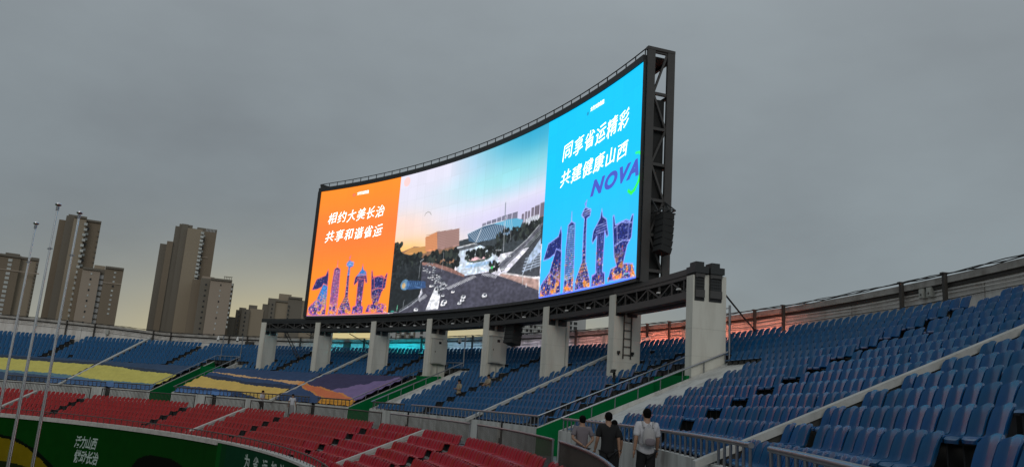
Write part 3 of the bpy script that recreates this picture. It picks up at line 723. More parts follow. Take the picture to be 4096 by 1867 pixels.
def paint_side(orange):
    w, h = 340, 360
    c = Canvas(w, h); rng = np.random.default_rng(3)
    nz = smooth_noise(w, h, 4, rng)
    v = c.vv[..., None]
    if orange:
        a, b_ = np.array([255, 152, 40.]), np.array([255, 132, 58.])
        mid = np.exp(-((v - 0.62) / 0.25) ** 2)
        c.a = (a * (1 - mid) + b_ * mid) / 255.0
        line, navy, sky_, pink = (255, 120, 120), (40, 44, 105), (58, 130, 210), (150, 70, 190)
    else:
        a, b_ = np.array([66, 196, 238.]), np.array([0, 206, 238.])
        k = np.clip(v * 1.5, 0, 1)
        c.a = (a * (1 - k) + b_ * k) / 255.0 + 0 * nz[..., None]
        line, navy, sky_, pink = (165, 175, 245), (26, 40, 112), (34, 60, 140), (70, 60, 150)
    for nm, p in LAND.items():
        xs = [q[0] for q in p]; ys = [q[1] for q in p]
        m = inpoly(c.u, c.vv, p)
        t = np.clip((c.vv - 0.05) / 0.30, 0, 1)[..., None]
        grain = rng.random((w // 2, h // 2)).repeat(2, 0).repeat(2, 1)[..., None]
        n2 = smooth_noise(w, h, 40, rng)[..., None]
        low = np.where(n2 > 0.58, np.array([255, 160, 60.]), np.where(n2 > 0.45, np.array(pink, float), np.array(navy, float)))
        top = np.array(navy if nm in ('flag', 'pagoda', 'ding', 'col') or not orange else sky_, float)
        if orange and nm in ('tv', 'col'): top = np.where(c.vv[..., None] > (0.30 if nm == 'tv' else 0.29), np.array(sky_, float), np.array(navy, float))
        f = np.clip((0.17 - c.vv) / 0.13, 0, 1)[..., None] * 0.95
        col = (top * (1 - f) + low * f) * (0.75 + 0.5 * grain)
        c.a = np.where(m[..., None], np.clip(col / 255.0, 0, 1), c.a)
        I = int(min(xs) * w), int(max(xs) * w)
        c.line(p + [p[0]], 0.0034, line, 0.95)
    # tiers, ribs and sparks
    for k in range(26):
        y = 0.075 + 0.272 * k / 25; hw = 0.036 + 0.012 * (1 - k / 25)
        c.line([(0.313 - hw + 0.004, y - 0.003), (0.313 + hw + 0.002, y + 0.004)], 0.0028, (235, 130, 170) if orange else (130, 190, 240), 0.95)
    for k in range(5): c.line([(0.596 + 0.015 * k, 0.07), (0.592 + 0.0165 * k, 0.255)], 0.0016, line, 0.7)
    for k in range(4): c.line([(0.575 + 0.002 * k, 0.262 + 0.013 * k), (0.685 - 0.002 * k, 0.266 + 0.013 * k)], 0.0022, line, 0.9)
    for k in range(3): c.line([(0.423 + 0.002 * k, 0.377 + 0.012 * k), (0.511, 0.380 + 0.012 * k)], 0.0024, (190, 200, 250), 0.9)
    for k in range(9): c.line([(0.452, 0.15 + k * 0.022), (0.474, 0.153 + k * 0.022)], 0.0016, (200, 150, 220), 0.7)
    for k in range(6): c.line([(0.384 + 0.01 * k, 0.05 + 0.016 * k), (0.536 - 0.008 * k, 0.04 + 0.018 * k)], 0.0018, (250, 170, 120), 0.7)
    c.line([(0.765, 0.262), (0.83, 0.278), (0.935, 0.256)], 0.0032, line, 0.95); c.line([(0.775, 0.175), (0.85, 0.190), (0.915, 0.178)], 0.0032, line, 0.95)
    c.line([(0.79, 0.265), (0.80, 0.18)], 0.0028, line, 0.9); c.line([(0.91, 0.265), (0.90, 0.18)], 0.0028, line, 0.9)
    for k in range(4): c.line([(0.01 + 0.05 * k, 0.01), (0.06 + 0.045 * k, 0.10 + 0.03 * k)], 0.002, line, 0.8)
    c.line([(0.02, 0.07), (0.12, 0.12), (0.225, 0.07)], 0.002, line, 0.8); c.line([(0.10, 0.13), (0.16, 0.10), (0.225, 0.12)], 0.002, line, 0.8)
    rects = [(.875, .030, .925, .062)]
    for x0, y0, x1, y1 in rects: c.line([(x0, y0), (x1, y0), (x1, y1), (x0, y1), (x0, y0)], 0.0022, (110, 200, 240) if not orange else line)
    inside = np.zeros((w, h), bool)
    for p in LAND.values(): inside |= inpoly(c.u, c.vv, p)
    for k in range(520):
        x, y = rng.random(), rng.random() ** 2 * 0.20
        i, j = int(x * w), int(y * h)
        if inside[i, j]:
            c.ell(x, y, 0.004 + 0.003 * rng.random(), 0.003, [(255, 190, 90), (255, 120, 60), (255, 240, 230), (220, 90, 220), (150, 120, 255)][rng.integers(5)], 0.85)
    pale = [(255, 225, 215), (255, 150, 140), (230, 160, 230), (120, 150, 240)] if orange else [(190, 205, 255), (120, 150, 240), (235, 225, 255), (90, 120, 220)]
    for k in range(900):
        x, y = rng.random(), 0.01 + 0.40 * rng.random() ** 1.3
        if not inside[int(x * w), int(y * h)]: continue
        ln = 0.006 + 0.016 * rng.random(); vert = rng.random() < 0.45; tl_ = 0.3 * (rng.random() - 0.5)
        x2, y2 = (x + ln * tl_, y + ln) if vert else (x + ln, y + ln * tl_)
        if x2 < 1 and y2 < 1 and inside[int(x2 * w), int(y2 * h)]:
            c.line([(x, y), (x2, y2)], 0.0014, pale[rng.integers(4)], 0.75)
    c.line([(0.0, 0.0035), (1.0, 0.0035)], 0.003, (90, 120, 255) if not orange else (190, 150, 220), 0.8)
    if not orange:
        # green swoosh and violet lettering band sit over the cyan picture
        c.line([(0.95, .576), (0.985, .570), (1.0, .555)], 0.005, (60, 255, 120)); c.line([(1.0, .470), (.985, .435), (.95, .405), (.919, .395), (.889, .412)], 0.007, (60, 255, 60))
        c.ell(0.43, 0.925, 0.012, 0.010, (30, 130, 190), 0.6)
    else:
        c.ell(0.42, 0.932, 0.018, 0.012, (255, 90, 120), 0.7); c.ell(0.42, 0.932, 0.010, 0.007, (255, 150, 80), 1)
    return c.down()
def paint_mid():
    w, h = 600, 360; A = 1.69
    c = Canvas(w, h); rng = np.random.default_rng(11)
    u, v = c.u[..., None], c.vv[..., None]
    # sky: warm low on one side, white haze, turquoise above
    def G(x): return np.array(x, float)
    base = G([231, 230, 240]) + 0 * u
    kk = np.clip((v - 0.62) / 0.38, 0, 1) * np.clip((u - 0.34) / 0.55, 0, 1)
    base = base * (1 - kk) + G([60, 196, 222]) * kk
    k2 = np.exp(-((v - .44) / .10) ** 2 - (u / .30) ** 2); base = base * (1 - k2) + G([255, 205, 110]) * k2
    k3 = np.exp(-((v - .60) / .12) ** 2 - (u / .22) ** 2) * 0.6; base = base * (1 - k3) + G([255, 222, 190]) * k3
    k4 = np.exp(-((v - 1.0) / .16) ** 2 - ((u - .95) / .3) ** 2) * .6; base = base * (1 - k4) + G([40, 160, 210]) * k4
    k5 = np.exp(-((v - .78) / .10) ** 2 - ((u - .72) / .35) ** 2) * .5; base = base * (1 - k5) + G([150, 240, 235]) * k5
    k6 = np.exp(-((v - .53) / .07) ** 2) * np.clip(u * 1.5 - .3, 0, 1) * .45; base = base * (1 - k6) + G([205, 195, 235]) * k6
    c.a = base / 255.0
    c.ell(.045, .952, .022, .035, (255, 205, 195), .55)
    L_ = lambda pts, wd, col, al=1.0: c.line(pts, wd, col, al, A)
    for x0, x1, y in ((.597, .622, .520), (.627, .655, .526), (.66, .69, .528), (.695, .722, .530), (.727, .756, .532), (.762, .79, .532), (.795, .828, .533), (.857, .872, .507), (.878, .892, .518), (.896, .91, .514), (.918, .935, .528), (.94, .97, .530), (.975, 1.0, .535)):
        c.poly([(x0, .44), (x1, .44), (x1, y), (x0, y)], (118, 118, 140) if x0 < .85 else (108, 96, 112))
        for q in range(3): L_([(x0 + (x1 - x0) * (q + 1) / 4, .45), (x0 + (x1 - x0) * (q + 1) / 4, y - .005)], .0016, (165, 165, 185), .7)
    c.poly([(0, .512), (.03, .47), (.047, .432), (.09, .444), (.14, .46), (.22, .44), (.46, .43), (.60, .44), (1, .46), (1, .30), (0, .30)], (150, 112, 88))
    c.poly([(.43, .44), (.52, .446), (1, .455), (1, .30), (.43, .30)], (58, 66, 72))
    c.poly([(.07, .425), (.12, .452), (.22, .45), (.23, .40), (.07, .40)], (205, 150, 90))
    c.poly([(.211, .511), (.288, .536), (.303, .406), (.220, .411)], (222, 150, 104)); c.poly([(.288, .536), (.441, .526), (.450, .409), (.303, .406)], (158, 124, 118))
    for q in range(11):
        y = .415 + .011 * q; L_([(.216, y + .001), (.296, y + .004)], .0013, (190, 120, 84), .8); L_([(.299, y + .004), (.447, y + .001)], .0013, (205, 170, 160), .6)
    c.poly([(.501, .476), (.56, .488), (.614, .503), (.70, .50), (.825, .493), (.868, .474), (.846, .43), (.823, .398), (.70, .402), (.562, .407), (.514, .425)], (74, 104, 132))
    c.poly([(.674, .500), (.76, .504), (.825, .494), (.869, .472), (.846, .42), (.823, .398), (.80, .425), (.74, .472)], (96, 178, 214))
    for q in range(22): L_([(.505 + .0135 * q, .476 + .0012 * q), (.565 + .0115 * q, .408)], .0018, (214, 226, 238), .9)
    L_([(.562, .408), (.592, .486)], .003, (240, 244, 250)); L_([(.50, .476), (.614, .503), (.74, .502)], .0025, (220, 230, 240))
    c.poly([(.884, .473), (.97, .476), (.973, .426), (.886, .436)], (225, 228, 236))
    for a_ in range(7):
        for b_ in range(3): c.ell(.895 + .011 * a_, .443 + .012 * b_, .003, .003, (110, 120, 140))
    c.poly([(.416, .402), (.563, .400), (.616, .371), (.70, .33), (.726, .255), (.671, .212), (.502, .205), (.448, .238), (.457, .336)], (206, 218, 230))
    c.poly([(.43, .393), (.55, .400), (.60, .384), (.52, .376), (.43, .376)], (90, 96, 104)); L_([(.42, .398), (.555, .404)], .003, (235, 235, 235))
    for q in range(60):
        x, y = .46 + .24 * rng.random(), .215 + .075 * rng.random(); c.ell(x, y, .006, .0025, (228, 236, 242), .7)
    c.ell(.60, .262, .100, .012, (140, 180, 215), .7)
    c.ell(.593, .303, .085, .024, (70, 84, 78)); c.ell(.593, .304, .070, .0135, (226, 190, 196))
    def trees(x0, x1, y0, y1, n, cols, r=.016):
        for _ in range(n):
            x = x0 + (x1 - x0) * rng.random(); y = y0 + (y1 - y0) * rng.random(); s = r * (.5 + rng.random())
            c.ell(x, y, s * .6, s, cols[rng.integers(len(cols))], .95)
    dk = [(26, 32, 34), (36, 44, 44), (20, 26, 30), (52, 60, 56)]
    c.poly([(0, .505), (.02, .485), (.047, .43), (.11, .405), (.183, .381), (.206, .325), (.213, .148), (.20, .09), (.08, .009), (0, .005)], (34, 40, 44))
    trees(0, .05, .41, .50, 40, dk); trees(.03, .19, .33, .40, 70, dk); trees(0, .20, .20, .36, 90, [(30, 36, 40), (40, 46, 50), (48, 54, 58)])
    trees(.22, .46, .28, .39, 120, dk); trees(.36, .45, .24, .30, 30, dk); trees(.50, .62, .315, .36, 60, dk, .011); trees(.60, .735, .30, .36, 60, dk, .012); trees(.70, .99, .36, .44, 170, dk, .012); trees(.66, .73, .20, .26, 30, dk, .012)
    c.poly([(.205, .334), (.294, .312), (.40, .262), (.502, .205), (.655, .205), (.733, .169), (.995, .054), (1, 0), (0, 0), (.08, .009), (.202, .088), (.228, .129), (.21, .16)], (72, 72, 86))
    nzr = smooth_noise(w, h, 14, rng); m = inpoly(c.u, c.vv, [(.40, .20), (.655, .19), (.99, .05), (.99, .0), (.30, .0), (.33, .1)])
    c.a = np.where(m[..., None], c.a * (0.88 + 0.24 * nzr[..., None]), c.a)
    c.poly([(.205, .340), (.30, .318), (.41, .268), (.502, .212), (.502, .196), (.40, .245), (.29, .298), (.205, .32)], (150, 112, 104))
    c.poly([(.748, .189), (.80, .235), (.90, .315), (.988, .390), (.999, .42), (.978, .413), (.901, .345), (.759, .264), (.728, .239)], (96, 98, 110))
    for q in range(3): L_([(.735 + .012 * q, .205 - .004 * q), (.86 + .012 * q, .29 - .004 * q), (.99, .385 - .01 * q)], .0016, (205, 208, 214), .8)
    L_([(.727, .236), (.76, .264), (.90, .348), (.975, .413)], .0032, (190, 194, 200))
    c.poly([(.775, .175), (.99, .36), (.998, .12), (.90, .135)], (66, 70, 78))
    c.poly([(.991, .335), (.97, .31), (.924, .252), (.905, .20), (.94, .215), (.993, .255)], (176, 196, 220))
    for q in range(5): L_([(.90 - .004 * q, .238 - .017 * q), (.993, .240 - .014 * q)], .0038, (168, 184, 206))
    L_([(.926, .25), (.887, .150)], .004, (190, 204, 220)); L_([(.96, .245), (.935, .165)], .003, (190, 204, 220))
    c.poly([(.733, .172), (.757, .182), (.991, .107), (.998, .05), (.995, .045)], (182, 150, 142)); L_([(.757, .182), (.991, .110)], .005, (232, 228, 230))
    c.poly([(.325, .165), (.308, .155), (.285, .09), (.257, .008), (.342, .008), (.350, .09)], (236, 238, 242))
    for q in range(20):
        t = q / 20; x = .387 + .185 * t; y = .137 + .058 * t; L_([(x, y + .008), (x + .018, y - .006)], .0022, (232, 234, 238))
    for q in range(11):
        t = q / 11; x = .625 + .10 * t; y = .199 - .036 * t; L_([(x - .006, y - .006), (x + .006, y + .006)], .0022, (228, 230, 236))
    for q in range(9):
        t = q / 9; L_([(.20 + .05 * t, .085 + .035 * t), (.215 + .05 * t, .07 + .035 * t)], .002, (215, 218, 224))
    L_([(.078, .009), (.15, .045), (.202, .088), (.226, .125), (.215, .16), (.167, .179)], .0035, (160, 166, 176)); L_([(.078, .02), (.195, .095), (.215, .13)], .0018, (150, 156, 166))
    def car(x, y, s, col=(238, 240, 244)):
        c.ell(x, y, s, s * .85, col); c.ell(x + s * .15, y + s * .35, s * .55, s * .35, (70, 78, 90)); c.line([(x - s, y - s * .75), (x + s, y - s * .75)], s * .2, (40, 42, 50), .9)
    for _ in range(95):
        t = rng.random(); sp = (rng.random() - .5)
        x = .215 + .15 * t + sp * .05 + .02 * (1 - t); y = .315 - .19 * t + sp * .055
        car(x, y, .0045 + .0035 * t, [(240, 242, 246), (220, 224, 230), (150, 156, 168), (60, 64, 74), (235, 236, 240)][rng.integers(5)])
    for x, y, s in ((.647, .062, .017), (.506, .070, .016), (.50, .050, .014), (.483, .033, .013), (.379, .050, .019), (.372, .036, .016), (.366, .094, .011), (.433, .111, .011), (.191, .015, .015), (.755, .203, .009), (.795, .275, .008), (.281, .167, .012)): car(x, y, s)
    for pts in ([(.741, .667), (.748, .52), (.751, .311)], ): L_(pts, .0022, (225, 228, 235))
    L_([(.744, .61), (.746, .53)], .004, (120, 130, 150)); c.poly([(.735, .295), (.765, .298), (.765, .262), (.735, .262)], (232, 236, 240))
    for x, y0, y1 in ((.345, .255, .385), (.19, .23, .345), (.70, .23, .33), (.79, .37, .44), (.52, .205, .25), (.57, .21, .245), (.62, .21, .25), (.10, .02, .09), (.06, .015, .055)): L_([(x, y0), (x + .004, y1)], .0014, (205, 210, 216), .9)
    L_([(.19, .345), (.215, .362)], .0018, (225, 228, 232)); L_([(.70, .33), (.735, .325)], .0018, (225, 228, 232))
    c.ell(.10, .195, .030, .038, (120, 170, 210), .75); c.ell(.092, .190, .012, .020, (214, 176, 120), .9)
    c.poly([(.115, .225), (.24, .205), (.245, .158), (.11, .160)], (52, 92, 150), .75)
    for q in range(7): L_([(.13 + .014 * q, .205), (.127 + .014 * q, .178)], .002, (120, 170, 210), .7)
    L_([(.192, .668), (.198, .684), (.212, .691), (.226, .686), (.238, .665)], .0016, (130, 125, 120))
    c.ell(.683, .228, .007, .008, (60, 220, 110)); c.ell(.03, .014, .012, .006, (60, 190, 170), .9); c.line([(.06, .02), (.062, .055)], .002, (120, 230, 180), .9)
    c.poly([(.885, .145), (.888, .09), (.892, .09), (.894, .145)], (210, 205, 205), .6); c.ell(.915, .085, .0035, .014, (200, 196, 200)); c.ell(.70, .125, .0025, .012, (40, 42, 50))
    sh = smooth_noise(w, h, 90, rng)[..., None]; c.a = np.clip(c.a * np.where(c.vv[..., None] < .42, .84 + .36 * sh, 1.0), 0, 1)
    return c.down()
def modules(img, width):
    """an LED wall is tiled: hairline seams and small brightness steps between its cabinets"""
    nw, nh = img.shape[:2]; rng = np.random.default_rng(int(width * 10)); n, m_ = int(round(width / 0.98)), 10
    gain = 1 + 0.014 * (rng.random((n, m_)) - 0.5)
    I = (np.arange(nw) * n // nw); J = (np.arange(nh) * m_ // nh)
    g_ = gain[np.ix_(I, J)].copy()
    g_[np.r_[False, np.diff(I) > 0]] *= 0.988; g_[:, np.r_[False, np.diff(J) > 0]] *= 0.99
    g_ *= (1 + 0.006 * (rng.random(nw)[:, None] - 0.5))
    return np.clip(img * g_[..., None], 0, 1)
def display(name, tl, tr, img, label, hdr):
    nw, nh = img.shape[:2]
    o = None
    tt = np.linspace(tl, tr, nw + 1); zz = np.linspace(SZ0, SZ1, nh + 1)
    T, Z = np.meshgrid(tt, zz, indexing='ij'); off = scr.location
    v = np.stack([RS * np.cos(np.radians(T)) - off.x, RS * np.sin(np.radians(T)) - off.y, Z - off.z], -1).reshape(-1, 3)
    I, J = np.meshgrid(np.arange(nw), np.arange(nh), indexing='ij'); a = (I * (nh + 1) + J).ravel()
    f = np.stack([a, a + nh + 1, a + nh + 2, a + 1], -1)
    me = bpy.data.meshes.new(name)
    me.vertices.add(len(v)); me.vertices.foreach_set('co', v.astype(np.float32).ravel())
    me.loops.add(f.size); me.loops.foreach_set('vertex_index', f.astype(np.int32).ravel())
    me.polygons.add(len(f)); me.polygons.foreach_set('loop_start', np.arange(0, f.size, 4, dtype=np.int32))
    me.update(calc_edges=True); me.materials.append(M_LED)
    ca = me.attributes.new('led', 'FLOAT_COLOR', 'FACE')
    e = to_led(modules(img, math.radians(tl - tr) * RS), hdr).reshape(-1, 3)
    ca.data.foreach_set('color', np.concatenate([e, np.ones((len(e), 1))], 1).astype(np.float32).ravel())
    o = place(name, me, scr); o['label'] = label
    return o
d_or = display('display', *PAN[0], paint_side(True), 'orange lit picture with white brush lettering and landmark outlines', (1.1, 1.0, 1.0))
d_mid = display('display', *PAN[1], paint_mid(), 'lit aerial street picture with crossroads, buildings and pale sky', (1.25, 1.2, 1.2))
d_bl = display('display', *PAN[2], paint_side(False), 'cyan lit picture with white brush lettering and landmark outlines', (1.3, 1.35, 1.6))
def led_text(body, pan, u0, u1, v0, v1, parent, m=None, shear=0.16, offset=-0.002, space=1.12, rough=0.010, slant=0.0, zshift=0.0):
    tl, tr = pan
    return wall_text(body, 'lettering', RS, tl + (tr - tl) * u0, tl + (tr - tl) * u1, SZ0 + (SZ1 - SZ0) * v0, SZ0 + (SZ1 - SZ0) * v1, m or M_LEDTXT, parent, shear, offset, space, slant, rough, 0.018, zshift)
led_text('相约大美长治', PAN[0], .128, .828, .722, .816, d_or)
led_text('共享和谐省运', PAN[0], .118, .828, .576, .670, d_or)
led_text('太行文旅集团', PAN[0], .460, .602, .926, .952, d_or, shear=0, rough=0, offset=0.02)
led_text('同享省运精彩', PAN[2], .178, .872, .726, .824, d_bl)
led_text('共建健康山西', PAN[2], .168, .872, .582, .672, d_bl)
led_text('太行文旅集团', PAN[2], .460, .602, .926, .950, d_bl, shear=0, rough=0, offset=0.02)
M_NOVA1 = emit_mat('led_violet_lettering', lin(72, 92, 205), 1.0)
M_NOVA2 = emit_mat('led_pale_violet_lettering', lin(120, 150, 225), 1.0)
led_text('NOVA', PAN[2], .500, .990, .462, .545, d_bl, M_NOVA1, shear=0.32, offset=0.055, rough=0, space=1.2)

# frame of the screen
FR = thing  # (parts below hang on the screen itself)
MB().arc(56.54, 56.70, SZ0 - 0.02, SZ1 + 0.02, SL, SR, 1.0).build('cabinet_back', M_BLACK, scr)
MB().arc(56.46, 56.95, 7.18, 7.335, SL + 0.30, SR - 0.02, 1.0).build('bottom_frame', M_BLACKSTEEL, scr)
MB().arc(56.44, 57.00, 17.22, 17.52, SL + 0.30, SR - 0.02, 1.0).build('top_frame', M_BLACKSTEEL, scr)
MB().arc(56.42, 57.0, 7.335, 17.22, SL + 0.32, SL + 0.015, 1.0).build('side_frame', M_BLACKSTEEL, scr)
MB().arc(56.46, 56.54, 7.335, 17.22, SR - 0.015, SR - 0.16, 1.0).build('side_frame', M_BLACKSTEEL, scr)
MB().tube([P(56.60, t, 17.86) for t in np.linspace(SL + 0.25, SR, 30)], 0.030, 6).build('top_rail', M_BLACKSTEEL, scr)
MB().arc(56.75, 57.85, 17.50, 17.56, SL + 0.30, SR, 1.0).build('catwalk', M_BLACKSTEEL, scr)
for t in np.linspace(SL + 0.2, SR + 0.1, 40):
    MB().beam(P(56.60, t, 17.5), P(56.60, t, 17.87), 0.04, 0.04, radial(t)).build('rail_post', M_BLACKSTEEL, scr)
for t in np.linspace(SL, SR, 22)[1:-1]:
    MB().beam(P(57.75, t, 7.17), P(57.75, t, 17.5), 0.16, 0.16, radial(t)).build('rear_column', M_BLACKSTEEL, scr)
for z in (7.3, 9.2, 10.8, 12.4, 14.05, 15.7, 17.4):
    MB().arc(57.69, 57.81, z - 0.06, z + 0.06, SL, SR, 1.0).build('rear_beam', M_BLACKSTEEL, scr)
for side, tt in ((0, SR - 0.17), (1, SL + 0.2)):
    u = tang(tt)
    for R0, R1 in ((56.545, 56.93), (57.56, 57.93)):
        c = radial(tt) * ((R0 + R1) / 2) + Vector((0, 0, (7.175 + 17.86) / 2))
        MB().box(c, radial(tt) * (R1 - R0) / 2 * 0.8, u * 0.10, Vector((0, 0, (17.86 - 7.175) / 2))).build('corner_column', M_GREYSTEEL, scr)
        MB().box(c - u * 0.085, radial(tt) * (R1 - R0) / 2, u * 0.012, Vector((0, 0, (17.86 - 7.175) / 2))).build('column_flange', M_GREYSTEEL, scr)
    MB().box(radial(tt + (0.16 if side == 0 else -0.16)) * 57.25 + Vector((0, 0, 11.4)), radial(tt) * 0.32, u * 0.01, Vector((0, 0, 4.1))).build('inner_panel', M_BLACK, scr)
    zs = [7.70, 9.25, 10.80, 12.42, 14.05, 15.70, 17.70]
    for j, z in enumerate(zs):
        MB().beam(P(56.90, tt, z), P(57.58, tt, z), 0.11, 0.13).build('cross_beam', M_GREYSTEEL, scr)
        if j:
            a, b_ = ((56.93, zs[j - 1]), (57.56, z)) if j % 2 == 0 else ((57.56, zs[j - 1]), (56.93, z))
            MB().beam(P(a[0], tt, a[1] + 0.05), P(b_[0], tt, b_[1] - 0.05), 0.09, 0.10, u).build('brace', M_GREYSTEEL, scr)
    MB().beam(P(56.55, tt, 17.80), P(57.93, tt, 17.80), 0.22, 0.14).build('cap_beam', M_GREYSTEEL, scr)

# ------------------------------------------------------------------ loudspeaker arrays
def speaker_array(label, t, R, ztop, zbot, n, w, d):
    s = thing('line_array_speaker', label, 'loudspeaker', P(R, t, ztop), 'hanging loudspeaker arrays')
    u = tang(t); h = (ztop - zbot) / n
    for j in range(n):
        tilt = -0.02 - 0.05 * j; z = ztop - h * (j + 0.5); rr = R - 0.02 * j * j / n
        x = (radial(t) * math.cos(tilt) + Vector((0, 0, 1)) * math.sin(tilt)).normalized(); zz = x.cross(u).normalized()
        if zz.z < 0: zz = -zz
        c = radial(t) * rr + Vector((0, 0, z))
        MB().box(c, x * d / 2, u * w / 2, zz * (h * 0.47)).build('cabinet', M_BLACK, s)
        MB().box(c - x * (d / 2 + 0.006), x * 0.006, u * w * 0.46, zz * (h * 0.42)).build('grille', M_BLACK, s)
    c = radial(t) * R
    MB().box(c + Vector((0, 0, ztop + 0.06)), radial(t) * 0.50, u * 0.03, Vector((0, 0, 0.03))).box(c + Vector((0, 0, ztop + 0.06)), radial(t) * 0.03, u * w / 2, Vector((0, 0, 0.03))).build('fly_bar', M_BLACKSTEEL, s)
    return s
sp = speaker_array('black loudspeaker array hung on the outer end of the screen frame', SR - 0.80, 57.32, 10.08, 8.36, 6, 0.72, 0.52)
tt = SR - 0.80
for a, b_ in ((P(57.6, SR - 0.2, 10.8), P(57.6, tt, 10.16)), (P(57.0, SR - 0.2, 10.8), P(57.0, tt, 10.16)), (P(57.6, SR - 0.2, 10.18), P(57.6, tt - 0.4, 10.18)), (P(57.0, SR - 0.2, 10.18), P(57.0, tt - 0.4, 10.18)), (P(57.6, SR - 0.2, 10.8), P(57.6, tt - 0.4, 10.18)), (P(57.0, tt - 0.4, 10.18), P(57.6, tt - 0.4, 10.18))):
    MB().beam(a, b_, 0.05, 0.05).build('hanger', M_BLACKSTEEL, sp)
sp2 = speaker_array('black loudspeaker array hanging under the girder beside the fifth pillar', 49.75, 57.35, 6.60, 5.10, 6, 0.95, 0.60)
MB().beam(P(57.35, 49.75, 6.6), P(57.35, 49.75, 7.1), 0.05, 0.05).build('hanger', M_BLACKSTEEL, sp2)

# ------------------------------------------------------------------ electrical cabinets on two pillars
for q, (i, z0, z1) in enumerate(((3, 4.02, 5.60), (4, 4.06, 5.58))):
    t = PILLARS[i]; u = -tang(t); h0 = 0.262
    b = thing('electrical_cabinet', 'grey steel electrical cabinet on the %s pillar, %s' % (('fourth', 'behind a dome camera') if q == 0 else ('fifth', 'with a small square window')), 'cabinet', P(56.9, t, z0), 'electrical cabinets on the pillars')
    def bx(R0, R1, a, c, zz0, zz1): 
        cc = radial(t) * ((R0 + R1) / 2) + u * ((a + c) / 2) + Vector((0, 0, (zz0 + zz1) / 2)); return MB().box(cc, radial(t) * (R1 - R0) / 2, u * (c - a) / 2, Vector((0, 0, (zz1 - zz0) / 2)))
    bx(56.74, 57.44, h0, h0 + 0.30, z0, z1).build('body', M_BOX, b)
    bx(56.79, 57.39, h0 + 0.302, h0 + 0.325, z0 + 0.05, z1 - 0.05).build('door', M_BOX, b)
    bx(56.70, 57.50, h0, h0 + 0.36, z1 + 0.002, z1 + 0.05).build('rain_hood', M_BOX, b)
    bx(57.06, 57.32, h0 + 0.327, h0 + 0.335, z1 - 0.36, z1 - 0.14).build('window_frame', M_KERB, b)
    bx(57.09, 57.29, h0 + 0.336, h0 + 0.340, z1 - 0.33, z1 - 0.17).build('window', M_DARKGLASS, b)
    bx(56.84, 56.88, h0 + 0.327, h0 + 0.345, z0 + 0.70, z0 + 0.80).build('handle', M_DARKMETAL, b)
    bx(57.46, 57.84, h0, h0 + 0.24, z0 - 0.02, z1 - 0.12).build('side_box', M_BOX, b)
    for R in (56.86, 57.3):
        bx(R - 0.03, R + 0.03, h0 + 0.05, h0 + 0.11, z0 - 0.62, z0).build('leg', M_BOX, b)
# ------------------------------------------------------------------ ladders
def ladder(label, p0, p1, wdir, n, wd, group='dark ladders'):
    p0, p1 = Vector(p0), Vector(p1); w = Vector(wdir).normalized() * wd / 2
    l = thing('ladder', label, 'ladder', p0, group)
    for s in (-1, 1): MB().beam(p0 + w * s, p1 + w * s, 0.035, 0.05, w).build('side_rail', M_PIPE, l)
    for j in range(n):
        c = p0 + (p1 - p0) * (j + 0.5) / n
        MB().beam(c - w, c + w, 0.03, 0.03).build('rung', M_PIPE, l)
t = PILLARS[6]; u = -tang(t)
ladder('dark steel ladder fixed to the side of the seventh pillar', radial(t) * 57.27 + u * 0.31 + Vector((0, 0, 4.06)), radial(t) * 57.27 + u * 0.31 + Vector((0, 0, 6.20)), radial(t), 6, 0.38)
ladder('thin dark ladder leaning beside the first pillar', P(58.6, 74.9, 4.25), P(57.9, 75.9, 6.25), tang(75), 9, 0.30)
fl = thing('floodlight', 'small black floodlight at the foot of the seventh pillar', 'lamp', P(56.3, 37.5, 3.4))
MB().box(P(56.0, 37.2, 3.42), radial(37.2) * 0.06, tang(37.2) * 0.14, Vector((0.02, 0.02, 0.07))).build('housing', M_BLACK, fl)
MB().box(P(56.05, 37.2, 3.15), radial(37.2) * 0.015, tang(37.2) * 0.10, Vector((0, 0, 0.2))).build('bracket', M_BLACK, fl)
for q, R in enumerate((56.85, 57.55)):
    o = thing('floodlight', 'tiny black spotlight on the seventh pillar, %s side of the ladder foot' % ('front' if q == 0 else 'rear'), 'lamp', P(R, PILLARS[6], 4.3))
    MB().box(radial(t) * R + u * 0.32 + Vector((0, 0, 4.32)), radial(t) * 0.05, u * 0.06, Vector((0, 0, 0.06))).build('housing', M_BLACK, o)
    MB().box(radial(t) * R + u * 0.275 + Vector((0, 0, 4.24)), radial(t) * 0.02, u * 0.05, Vector((0, 0, 0.03))).build('bracket', M_BLACK, o)
# stay cables
def stay(label, a, b_, r=0.022):
    tag(MB().tube([a, (Vector(a) + Vector(b_)) / 2 - Vector((0, 0, 0.03)), b_], r, 6).build('stay_cable', M_CABLE), label, 'cable', 'stay cables')
stay('black stay running from the last pillar down to the perimeter wall', P(58.05, 31.9, 6.28), P(61.2, 34.4, 5.2), 0.035)
stay('thin black stay dropping from the girder beside the second bay', P(57.3, 68.0, 6.1), P(60.2, 67.3, 5.0), 0.03)
stay('thin black stay dropping from the girder in the first bay', P(57.3, 72.9, 6.1), P(61.0, 72.9, 5.3), 0.02)

